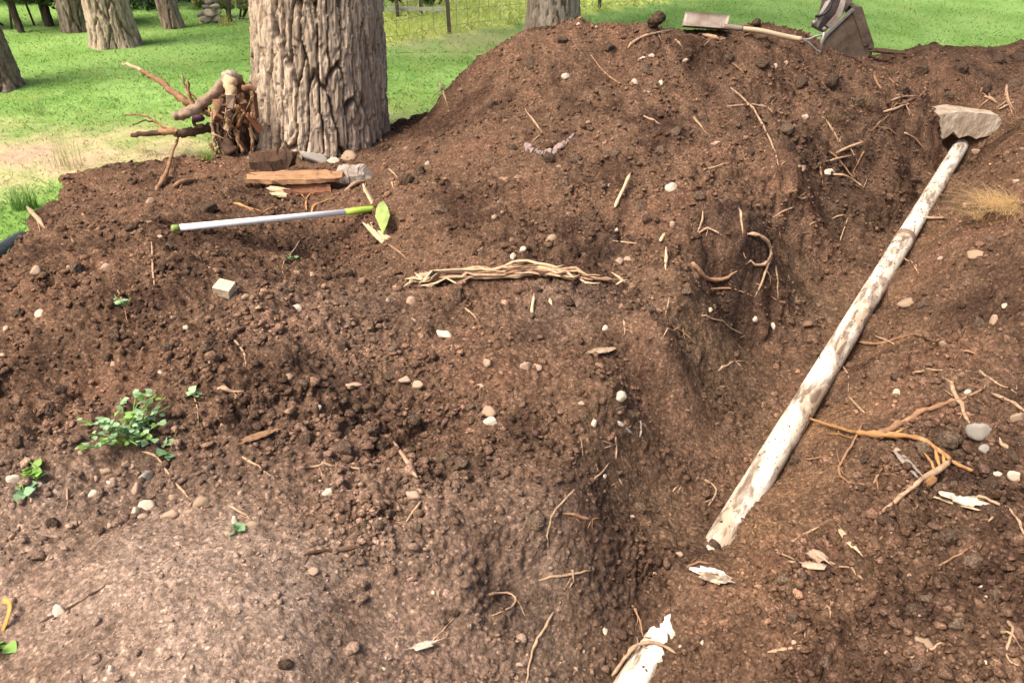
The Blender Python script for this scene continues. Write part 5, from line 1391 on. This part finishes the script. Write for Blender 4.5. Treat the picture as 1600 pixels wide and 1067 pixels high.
# branching orange root on the right bank
ob, _ = hit(1400, 690)
orr = empty('orange_root', ob, 'branching bright orange root lying on the right bank', 'root')
for i, (px, w0, w1, m) in enumerate((
    (((1240, 660, .05), (1280, 668, .03), (1322, 679, .02), (1350, 684, .02)), 3, 6, 'root_orange'),
    (((1335, 683, .02), (1372, 687, .02), (1400, 688, .02), (1429, 690, .02), (1452, 702, .02), (1472, 716, .02), (1490, 729, .01), (1516, 740, .01), (1540, 742)), 12, 5, 'root_orange'),
    (((1482, 727, .02), (1463, 744, .02), (1436, 757, .02), (1406, 780, .01), (1376, 804)), 10, 7, 'root_pale'),
    (((1440, 716, .03), (1452, 732, .02), (1462, 744, .02)), 4, 6, 'root_orange'),
    (((1458, 708, .03), (1462, 726, .02), (1466, 742, .02)), 5, 5, 'root_orange'),
    (((1470, 716, .03), (1474, 730, .02), (1470, 744, .01)), 4, 5, 'root_orange'),
    (((1395, 688, .02), (1405, 676, .02), (1420, 668)), 4, 2, 'root_orange'))):
    lay_root(px, w0, w1, m, 1200 + i, 'root_branch', ob, orr, 9)
h_, _ = hit(1448, 756)
o = link('bark_crust', STONE[3].copy(), M['root_orange'], orr); o.location = h_ - ob + Vector((0, 0, .01)); o.scale = (.035, .02, .018)

# wood chips and shards
def chip(u, v, du, dv, w, mat, label, cat='wood chip', thick=.25, lift=.014, seed=0, name='wood_chip', group=None):
    a, _ = hit(u - du / 2, v - dv / 2); b, _ = hit(u + du / 2, v + dv / 2)
    a = a + Vector((0, 0, lift)); b = b + Vector((0, 0, lift)); s = depth(a) / FPX
    return plank(name, label, cat, a, b, w * s, w * s * thick, M[mat], seed, group, taper=.45)
chip(1411, 727, 26, 30, 8, 'wood_grey', 'grey weathered wood strip below the orange root', seed=1)
chip(1420, 728, 26, 28, 6, 'wood_grey', 'second grey wood strip lying against the first below the orange root', seed=2)
chip(1492, 792, 60, 18, 8, 'wood_pale', 'long pale chip with bark under the pale flake at the right', seed=3)
chip(1503, 787, 30, 8, 24, 'stone_white', 'broad pale flake lying on the long chip at the right', 'flake', seed=4, lift=.02)
chip(1322, 847, 20, 26, 11, 'wood_pale', 'pale lozenge shaped chip on the right bank', seed=5)
chip(1276, 873, 18, 14, 20, 'stone_pink', 'curled pinkish flake on the right bank', 'flake', seed=6, name='bark_flake')
chip(1269, 889, 26, 4, 14, 'stone_pink', 'flat pinkish flake under the curled flake', 'flake', seed=7, name='bark_flake')
chip(1114, 903, 40, 16, 26, 'pvc', 'white broken plastic shard beside the buried end of the pipe', 'shard', thick=.2, seed=8, name='plastic_shard', lift=.012)
chip(402, 687, 44, -16, 16, 'root_tan', 'flat brown piece of bark on the left heap', 'bark', seed=9, name='bark_piece')
chip(660, 1014, 20, -6, 12, 'stone_white', 'star shaped pale flake near the bottom middle', 'flake', seed=10, name='bark_flake')
chip(940, 552, 26, -4, 14, 'stone_tan', 'pale crumpled flake above the dark hollow of the slope', 'flake', seed=11, name='bark_flake')
M['chalk'] = mat_plain('chalky_root', (.36, .27, .235), (.18, .12, .10), .95, .1, 40, 90, .5, .003)
# lumpy whitish root streak on the main heap
lp, _ = hit(856, 240)
rs_ = random.Random(8); lpx = spline([(822, 232, 0), (838, 238, 0), (856, 241, 0), (872, 233, 0), (884, 222, 0), (895, 214, 0)], 5)
LV = []; LF = []; no = 0
wr = empty('chalky_root', lp, 'lumpy whitish pink root lying on the main heap', 'root')
for k, q in enumerate(lpx):
    h_, _ = hit(q.x, q.y + rs_.uniform(-3, 3)); r_ = rs_.uniform(3, 6) * depth(h_) / FPX
    o = link('root_lump', STONE[k % 8].copy(), None, wr); o.data.materials.append(M['chalk']); o.location = h_ - lp; o.scale = (r_ * 1.5, r_, r_); o.rotation_euler = (rs_.uniform(0, 3), rs_.uniform(0, 3), rs_.uniform(0, 3))

# ------------------------------------------------------------------ stones
W_, T2, P3, G4 = 'stone_white', 'stone_tan', 'stone_pink', 'stone_grey'
SREG = {1: ('small pale pebble lying on the left soil heap', 'pebbles on the left heap'),
        2: ('small pebble in the cluster around the leafy weed', 'pebbles around the weed'),
        3: ('small pale pebble on the trodden tan soil in front', 'pebbles on the trodden soil'),
        4: ('small pale pebble on the main soil heap', 'pebbles on the main heap'),
        5: ('small pale pebble on the right bank of the trench', 'pebbles on the right bank'),
        6: ('small pale pebble on the slope left of the trench', 'pebbles on the trench slope')}
STONES = [
 ('white pear shaped stone in the middle below the splintered branch', 693, 525, 24, 15, W_), ('white pointed stone beside a brown one in the middle', 766, 661, 22, 18, W_), ('brown rounded stone above the white pointed one', 764, 646, 24, 16, T2),
 ('white round stone largest of the cluster below the leafy weed', 229, 793, 24, 20, W_), ('small white stone left of the white round stone below the weed', 211, 801, 12, 14, W_), ('flat tan stone on the edge of the trodden soil', 314, 787, 22, 17, T2),
 ('white stone lying alone on the trodden soil at the lower left', 92, 956, 20, 19, W_), ('long pinkish stone pressed into the edge of the trodden soil', 266, 805, 26, 11, P3), ('round pinkish stone under the thin slanted rootlet', 645, 777, 22, 20, P3), ('white stone at the front of the middle clods', 513, 771, 20, 13, W_),
 ('pale lump of stone alone on the smooth soil', 490, 894, 16, 12, P3), ('white triangular stone at the left edge beside the small green sprig', 22, 751, 20, 15, W_), ('pale square stone chip next to the tiny green seedling', 367, 815, 9, 15, W_), ('tan pebble right of the tiny green seedling', 394, 821, 18, 10, T2),
 ('grey angular stone at the lower end of the pale root', 1530, 676, 32, 25, G4), ('white round pebble at the right edge beside the dark rock', 1585, 744, 19, 17, W_), ('brown mottled stone by the twig at the bottom right', 1442, 1008, 28, 24, T2), ('pale stone embedded in the right bank beside a brown clod', 1417, 477, 30, 20, T2),
 ('pale stone on the right bank above the pale lozenge stone', 1524, 401, 26, 14, T2), ('white stone alone on the right face of the main heap', 1050, 296, 18, 15, W_), ('pinkish lozenge stone on the upper right bank', 1553, 504, 11, 18, P3), ('pale round stone near the foot of the trench slope', 970, 621, 17, 15, W_),
 ('left one of the two tan stones lying side by side', 822, 573, 17, 12, P3), ('right one of the two tan stones lying side by side', 841, 575, 15, 11, P3),
 ('white stone at the left foot of the big trunk', 400, 253, 22, 20, W_), ('grey white rock leaning on the foot of the big trunk', 492, 250, 46, 24, G4), ('pale cream rock at the right foot of the big trunk', 546, 249, 28, 18, 'stone_tan'),
 ('small grey stone between the rocks at the trunk foot', 521, 255, 18, 13, W_),
 (1, 57, 424, 15, 13, P3), (1, 165, 419, 13, 11, P3), (1, 63, 491, 14, 11, W_), (1, 291, 513, 8, 9, W_), (1, 4, 556, 9, 9, P3), (1, 234, 349, 10, 9, P3), (1, 250, 371, 10, 6, P3), (1, 236, 316, 12, 10, P3), (1, 108, 420, 9, 8, P3), (1, 463, 483, 16, 12, W_), (1, 487, 431, 9, 9, P3), (1, 465, 427, 10, 8, T2),
 (1, 553, 605, 24, 15, P3), (1, 632, 595, 18, 14, P3), (1, 653, 603, 18, 12, P3), (1, 499, 637, 7, 7, W_), (1, 643, 472, 16, 13, P3), (1, 645, 503, 10, 8, P3), (1, 705, 545, 10, 10, T2), (1, 762, 568, 14, 13, P3), (1, 750, 605, 12, 11, P3), (1, 606, 471, 5, 12, W_), (1, 10, 515, 10, 9, P3), (1, 251, 583, 8, 7, W_), (1, 177, 570, 10, 8, P3), (1, 385, 465, 12, 9, T2), (1, 452, 590, 12, 10, T2), (1, 415, 530, 12, 9, T2),
 (2, 165, 738, 18, 14, T2), (2, 197, 727, 12, 14, T2), (2, 206, 730, 11, 11, P3), (2, 230, 747, 20, 18, G4), (2, 213, 765, 13, 18, P3), (2, 146, 773, 14, 12, W_), (2, 178, 751, 10, 9, P3), (2, 151, 748, 10, 10, P3), (2, 170, 755, 9, 8, W_), (2, 129, 773, 7, 9, P3), (2, 226, 683, 8, 9, P3), (2, 62, 758, 8, 8, W_), (2, 126, 710, 10, 9, P3), (2, 224, 808, 14, 9, P3), (2, 270, 778, 12, 9, T2), (2, 50, 782, 9, 8, P3),
 (3, 100, 858, 11, 11, T2), (3, 117, 818, 10, 9, T2), (3, 172, 822, 10, 9, P3), (3, 222, 856, 6, 6, W_), (3, 152, 974, 8, 7, W_), (3, 174, 1046, 7, 13, W_), (3, 55, 1064, 12, 9, P3), (3, 20, 938, 9, 9, P3), (3, 248, 892, 7, 7, P3), (3, 108, 1050, 8, 6, P3), (3, 300, 1043, 8, 8, P3), (3, 377, 771, 8, 9, P3), (3, 418, 776, 8, 10, P3), (3, 642, 881, 8, 8, T2), (3, 600, 1045, 7, 7, W_), (3, 603, 1028, 5, 6, W_), (3, 530, 1003, 7, 7, P3), (3, 667, 857, 14, 11, T2), (3, 360, 905, 8, 7, T2),
 (4, 884, 121, 12, 9, W_), (4, 991, 131, 11, 10, W_), (4, 1018, 88, 8, 6, W_), (4, 1033, 131, 7, 8, W_), (4, 1210, 105, 8, 8, W_), (4, 1012, 145, 5, 5, W_), (4, 1002, 92, 12, 5, W_), (4, 817, 392, 12, 10, W_), (4, 802, 402, 8, 10, W_), (4, 1050, 352, 10, 9, P3), (4, 905, 38, 8, 4, W_), (4, 932, 44, 7, 4, W_), (4, 1258, 184, 10, 9, W_), (4, 1118, 226, 14, 9, P3), (4, 873, 262, 9, 8, P3), (4, 1070, 96, 10, 6, P3), (4, 968, 410, 12, 11, P3), (4, 980, 408, 14, 10, P3), (4, 862, 375, 16, 12, T2), (4, 1252, 265, 14, 9, P3), (4, 1228, 100, 7, 7, P3), (4, 952, 292, 12, 9, T2), (4, 668, 258, 7, 12, W_), (4, 690, 440, 9, 8, W_), (4, 773, 340, 8, 7, P3), (4, 962, 363, 8, 10, W_),
 (5, 1560, 742, 14, 7, W_), (5, 1532, 919, 9, 9, W_), (5, 1540, 932, 5, 5, W_), (5, 1482, 941, 7, 6, W_), (5, 1499, 974, 7, 6, W_), (5, 1539, 1037, 5, 10, W_), (5, 1394, 833, 7, 6, W_), (5, 1401, 614, 11, 10, W_), (5, 1512, 614, 9, 9, W_), (5, 1570, 479, 9, 8, W_), (5, 1472, 538, 7, 11, P3), (5, 1400, 705, 12, 11, P3), (5, 1436, 962, 6, 6, P3), (5, 1240, 1004, 8, 7, P3), (5, 1098, 1004, 6, 7, W_), (5, 1063, 1010, 5, 5, W_), (5, 1470, 405, 10, 7, P3), (5, 1590, 655, 20, 18, T2), (5, 1525, 238, 12, 9, P3), (5, 1588, 285, 12, 9, P3), (5, 1165, 1018, 6, 6, P3), (5, 1420, 900, 7, 7, T2), (5, 1385, 1020, 6, 6, P3), (5, 1538, 702, 14, 12, G4),
 (6, 946, 514, 9, 9, W_), (6, 945, 987, 9, 11, W_), (6, 1061, 866, 13, 8, P3), (6, 988, 808, 7, 8, P3), (6, 912, 1018, 5, 8, W_), (6, 1022, 898, 8, 7, T2), (6, 945, 745, 7, 7, W_), (6, 928, 663, 7, 12, W_), (6, 1180, 500, 7, 9, W_), (6, 1110, 485, 6, 7, W_), (6, 900, 1045, 8, 7, P3), (6, 810, 1038, 14, 6, P3), (6, 907, 631, 12, 8, P3), (6, 1208, 512, 6, 12, W_), (6, 780, 1000, 6, 6, P3), (6, 1295, 270, 18, 8, W_),
]
for i, (lab, u, v, w, h, m) in enumerate(STONES):
    if isinstance(lab, int):
        o = stone(u, v, w, h, m, SREG[lab][0], 'pebble', SREG[lab][1], 'pebble', i)
        o['pxy'] = [float(u), float(v)]
        o['kindword'] = ('tiny ' if max(w, h) < 9 else '') + {W_: 'white', T2: 'brown', P3: 'pinkish', G4: 'grey'}[m] + ' pebble'
    else: stone(u, v, w, h, m, lab, 'stone', None, 'stone', i)
# pale pitted brick fragment
p, n_ = hit(353, 458); s = depth(p) / FPX
M['brick_pale'] = mat_plain('brick_pale', (.60, .50, .36), (.36, .27, .17), .9, .2, 60, 90, .8, .004)
o = MB().box((0, 0, 0), (27 * s, 22 * s, 17 * s), Matrix.Rotation(-.25, 3, 'Z') @ Matrix.Rotation(.18, 3, 'Y') @ Matrix.Rotation(.3, 3, 'X'), .003, 4).build('brick_fragment', M['brick_pale'], None, .003)
o.location = p + Vector((0, 0, 8 * s)); tagged(o, 'pale block shaped brick fragment on the left heap', 'brick')
# dark clods standing out on the skyline of the heap
for u, v, w, y, lab in ((1026, 32, 26, 5.32, 'dark round clod of soil standing on the crest of the heap'), (1181, 37, 15, 5.75, 'small dark clod on the ridge between shovel blade and bucket')):
    p = PY(u, v, y); p.z = max(ground_z(p.x, p.y) + .02, p.z) ; r = w / 2 * depth(p) / FPX
    me = clod_meshes[0]; o = link('crest_clod', me); o.location = PY(u, v, y); o.scale = (r, r, r); o.rotation_euler = (1, .4, 2); tagged(o, lab, 'clod')

# ------------------------------------------------------------------ plants
def leaf_mesh(name, L_, W2, lobes, cup=.15):
    n = 8; vs = [(0, 0, 0)]; mb = MB(); rows = []
    prof = [0, .55, .9, 1.0, .92, .74, .5, .24, 0]
    for i in range(n + 1):
        s = i / n; w = prof[i] * W2 / 2; z = -cup * L_ * (s - .4) ** 2
        rows.append(((-w, s * L_, z + .2 * w), (0, s * L_, z), (w, s * L_, z + .2 * w)))
    vs = [p for r in rows for p in r]; fs = []
    for i in range(n):
        for k in (0, 1): fs.append((3 * i + k, 3 * i + k + 1, 3 * i + 3 + k + 1, 3 * i + 3 + k))
    me = MB().add(vs, fs).mesh(name); return me
def leafmat(name, c, c2):
    m = mat_plain(name, c, c2, .55, .35, 20)
    nt = m.node_tree; b = nt.nodes['Principled BSDF']; tr = nd(nt, 'ShaderNodeBsdfTranslucent'); tr.inputs['Color'].default_value = (*c, 1)
    mx = nd(nt, 'ShaderNodeMixShader'); mx.inputs[0].default_value = .25
    nt.links.new(b.outputs[0], mx.inputs[1]); nt.links.new(tr.outputs[0], mx.inputs[2]); nt.links.new(mx.outputs[0], nt.nodes['Material Output'].inputs[0])
    return m
M['leaf_a'] = leafmat('leaf_bluegreen', (.25, .39, .20), (.15, .27, .12))
M['leaf_b'] = leafmat('leaf_bright', (.24, .40, .07), (.15, .28, .05))
M['leaf_c'] = leafmat('leaf_pale', (.36, .48, .26), (.24, .36, .16))
LEAF = {k: leaf_mesh('leaf', 1, .85, 0) for k in 'abc'}
for k in 'abc': LEAF[k].materials.append(M['leaf_' + k])
def plant(label, u, v, px_w, px_h, nst, seed, leaf_px, kinds='aab', spread=None, name='weed', per=7):
    p, n_ = hit(u, v); s = depth(p) / FPX; rnd = random.Random(seed)
    root = empty(name, p, label, 'plant')
    for k in range(nst):
        a = rnd.uniform(0, 6.28); R_ = px_w * s * .5 * math.sqrt(rnd.random()); H = px_h * s * rnd.uniform(.35, 1.0)
        tip = Vector((math.cos(a) * R_, math.sin(a) * R_ * .9, H)); tip.z += max(0, (ground_z(p.x + tip.x, p.y + tip.y) - p.z)) * .8
        mid = tip * .5 + Vector((rnd.uniform(-.01, .01), rnd.uniform(-.01, .01), H * .2))
        pts = spline([(0, 0, -.01), mid, tip], .012)
        stem_o = MB().tube(pts, .0016, 5).build('stem', M['leaf_b'], root)
        for j in range(per):
            t = rnd.uniform(.35, 1.0); q = pts[min(len(pts) - 1, int(t * (len(pts) - 1)))]
            o = link('leaf', LEAF[rnd.choice(kinds)], None, stem_o)
            L_ = leaf_px * s * rnd.uniform(.65, 1.25); o.scale = (L_, L_, L_)
            o.location = q + Vector((rnd.uniform(-1, 1), rnd.uniform(-1, 1), rnd.uniform(-.3, .8))) * L_ * .4
            o.rotation_euler = (rnd.uniform(-.4, .7), rnd.uniform(-.5, .5), rnd.uniform(0, 6.28))
    return root
plant('bushy green leafy weed growing on the left heap', 203, 694, 155, 66, 26, 3, 12, 'aaaccb', per=8)
plant('low trailing green sprig right of the leafy weed foot', 266, 714, 40, 12, 3, 5, 17, 'ac', per=3)
plant('bright green sprig at the left edge of the heap', 62, 740, 60, 16, 4, 6, 16, 'b', per=4)
plant('dark green drooping sprig under the bright sprig at the left', 40, 772, 16, 20, 3, 7, 20, 'a', per=3)
plant('tiny green seedling on the edge of the trodden soil', 373, 831, 18, 16, 2, 8, 16, 'a', per=3)
plant('small green seedling between the weed and the flat stick', 308, 622, 26, 14, 2, 9, 13, 'ca', per=3)
plant('small green sprout in the hollow under the hoe', 458, 406, 30, 10, 3, 10, 10, 'a', per=3)
plant('green sprig at the left edge near the bottom', -2, 1015, 20, 30, 3, 12, 22, 'b', per=3)
plant('little light green weed on top of the left heap', 193, 478, 34, 14, 3, 14, 11, 'c', per=3)
M['dry_yellow'] = leafmat('dry_yellow', (.62, .38, .10), (.45, .22, .05))
p, _ = hit(4, 985)
o = MB().tube(spline([Vector((0, 0, 0)), Vector((.012, .02, .03)), Vector((.006, .045, .045)), Vector((-.02, .06, .04))], .006), .008, 8, wob=.2, flat=.3, seed=4).build('dry_leaf', M['dry_yellow']); o.location = p; tagged(o, 'curled yellow dry leaf at the left edge near the bottom', 'leaf')

def tuft(label, u, v, n, hpx, wpx, seed, colA, colB, droop=.5, name='grass_tuft', cat='grass tuft', p=None, bl=.004, dirx=0):
    if p is None: p, _ = hit(u, v)
    s = depth(p) / FPX; g = np.random.default_rng(seed); rnd = random.Random(seed)
    root = empty(name, p, label, cat); V = []; F = []; Cc = []; o_ = 0
    for i in range(n):
        a = rnd.uniform(0, 6.28); r = rnd.random() ** .6 * wpx * s * .5; b = Vector((math.cos(a) * r * .6, math.sin(a) * r * .5, -.01))
        H = hpx * s * rnd.uniform(.5, 1.1); la = rnd.uniform(0, 6.28); ln = H * droop * rnd.uniform(.3, 1.3)
        d_ = Vector((math.cos(la) * ln + dirx * H, math.sin(la) * ln, 0)); sd_ = Vector((-math.sin(la), math.cos(la), 0)) * bl * rnd.uniform(.6, 1.2)
        for k in range(5):
            t = k / 4; q = b + d_ * t * t + Vector((0, 0, H * (t - .35 * t * t * min(1.6, ln / H))))
            w_ = (1 - t) ** .7; V += [q - sd_ * w_ / 2, q + sd_ * w_ / 2]
        F += [(o_ + 2 * k, o_ + 2 * k + 1, o_ + 2 * k + 3, o_ + 2 * k + 2) for k in range(4)]; o_ += 10
        t_ = rnd.random(); Cc += [np.array(colA) * (1 - t_) + np.array(colB) * t_] * 10
    b_ = link('blades', np_mesh('blades', np.array([tuple(q) for q in V]), np.array(F), np.array(Cc), False), M['grass'], root); b_['kind'] = 'stuff'
    return root
tuft('thick dark green grass tuft at the left edge of the soil', 40, 326, 150, 52, 62, 1, (.07, .17, .03), (.16, .30, .06), .6)
tuft('bright green grass tuft between the stump and the left heap', 322, 250, 80, 30, 46, 2, (.20, .34, .06), (.34, .46, .12), .7)
tuft('tall thin yellow green weeds on the bare patch of the lawn', 105, 262, 60, 80, 90, 3, (.30, .34, .12), (.45, .44, .20), .5, bl=.003)
tuft('spindly pale green weeds left of the bare patch', 60, 178, 40, 42, 60, 4, (.22, .34, .10), (.36, .42, .16), .4)
tuft('dry pale weed stalks in front of the fallen root', 222, 238, 34, 36, 40, 5, (.46, .40, .20), (.56, .50, .28), .5, bl=.003)
tuft('matted straw coloured dry grass on the right bank', 1578, 322, 520, 30, 150, 6, (.60, .41, .18), (.76, .57, .30), 3.2, dirx=-1.0, bl=.003)
tuft('small straw tuft hanging at the edge of the right bank', 1540, 340, 160, 18, 60, 7, (.60, .41, .18), (.74, .55, .28), 3.0, dirx=-.6, bl=.003)
tuft('yellow brown weeds at the right foot of the grey trunk', 912, 24, 40, 22, 26, 8, (.40, .26, .10), (.45, .40, .16), .5, p=PZ(915, 40, 0) , bl=.008)
tuft('dry yellow weeds right of the pale stone pile', 350, 36, 60, 26, 36, 9, (.52, .42, .12), (.45, .46, .16), .5, p=PZ(352, 40, 0), bl=.008)
tuft('fine root fibres matted on the top of the left trench wall', 1345, 160, 140, 22, 70, 10, (.26, .18, .09), (.36, .26, .14), 1.4, name='root_mat', cat='roots', bl=.003)
tuft('fine root fibres hanging at the bend of the left trench wall', 1300, 185, 120, 20, 60, 11, (.24, .16, .08), (.34, .25, .14), 1.4, name='root_mat', cat='roots', bl=.003)

# ------------------------------------------------------------------ say of each look-alike which one it is
MARKS = [(480, 345, 'the hoe handle'), (597, 340, 'the hoe blade'), (503, 250, 'the big trunk'), (353, 453, 'the brick fragment'), (205, 670, 'the leafy weed'), (229, 793, 'the white round stone'), (40, 320, 'the dark grass tuft'), (10, 390, 'the black hose'), (300, 990, 'the trodden ground'),
         (92, 956, 'the lone white stone'), (540, 860, 'the dark crooked root'), (635, 722, 'the stout twig'), (693, 525, 'the pear shaped stone'), (766, 661, 'the white pointed stone'), (700, 440, 'the frayed left end of the branch'), (930, 440, 'the right end of the branch'), (402, 687, 'the flat bark piece'), (370, 545, 'the wavy thin root'),
         (972, 305, 'the upright splinter'), (1050, 296, 'the lone white stone of the heap'), (860, 235, 'the lumpy whitish root'), (1185, 400, 'the looped root'), (1110, 435, 'the thick dark root'), (1180, 200, 'the long hanging root'), (1105, 37, 'the shovel blade'), (1205, 52, 'the shovel handle'), (1320, 60, 'the digger bucket'), (1510, 195, 'the concrete chunk'),
         (1375, 380, 'the pipe joint'), (1440, 310, 'the upper pipe'), (1290, 520, 'the middle of the pipe'), (1200, 690, 'the lower pipe'), (1114, 903, 'the white plastic shard'), (1010, 1020, 'the near pipe end'), (1570, 320, 'the straw'), (1430, 535, 'the long wavy root'), (1530, 676, 'the grey angular stone'), (1400, 690, 'the orange root'), (1440, 755, 'the pale fork of the orange root'),
         (1417, 477, 'the embedded pale stone'), (1500, 790, 'the broad pale flake'), (1322, 847, 'the lozenge chip'), (1272, 880, 'the pinkish flakes'), (1442, 1008, 'the brown mottled stone'), (1580, 1005, 'the forked twig'), (870, 810, 'the drooping root'), (890, 900, 'the knotted level root'), (840, 1010, 'the long root at the bottom edge'), (980, 670, 'the grey twig bundle'), (831, 574, 'the two tan stones'),
         (1130, 508, 'the slanted pale root'), (1040, 405, 'the white flake'), (864, 30, 'the grey trunk'), (513, 771, 'the white stone before the clods'), (645, 777, 'the round pinkish stone'), (25, 750, 'the white triangular stone'), (1025, 30, 'the crest clod')]
def where(u, v, far):
    d_ = sorted(((math.hypot(u - a, v - b), a, b, n_) for a, b, n_ in MARKS))[far]
    dx_, dy_ = u - d_[1], v - d_[2]
    if math.hypot(dx_, dy_) < 16: return 'right beside ' + d_[3]
    an = math.degrees(math.atan2(-dy_, dx_)) % 360
    w_ = ['right of', 'up right of', 'above', 'up left of', 'left of', 'down left of', 'below', 'down right of'][int((an + 22.5) // 45) % 8]
    near = '' if d_[0] < 60 else ' some way'
    return (near + ' ' + w_).strip() + ' ' + d_[3]
seen = {}
for o in [q for q in COL.objects if q.parent is None and q.get('group') and q.get('pxy')]:
    u, v = o['pxy']; kind = o['kindword']
    lab = None
    for far in range(6):
        c_ = kind + ' ' + where(u, v, far)
        if c_ not in seen: lab = c_; break
    if lab:
        seen[lab] = 1; o['label'] = ' '.join(lab.split()[:16])
for o in COL.objects:
    for k in ('pxy', 'kindword'):
        if k in o: del o[k]
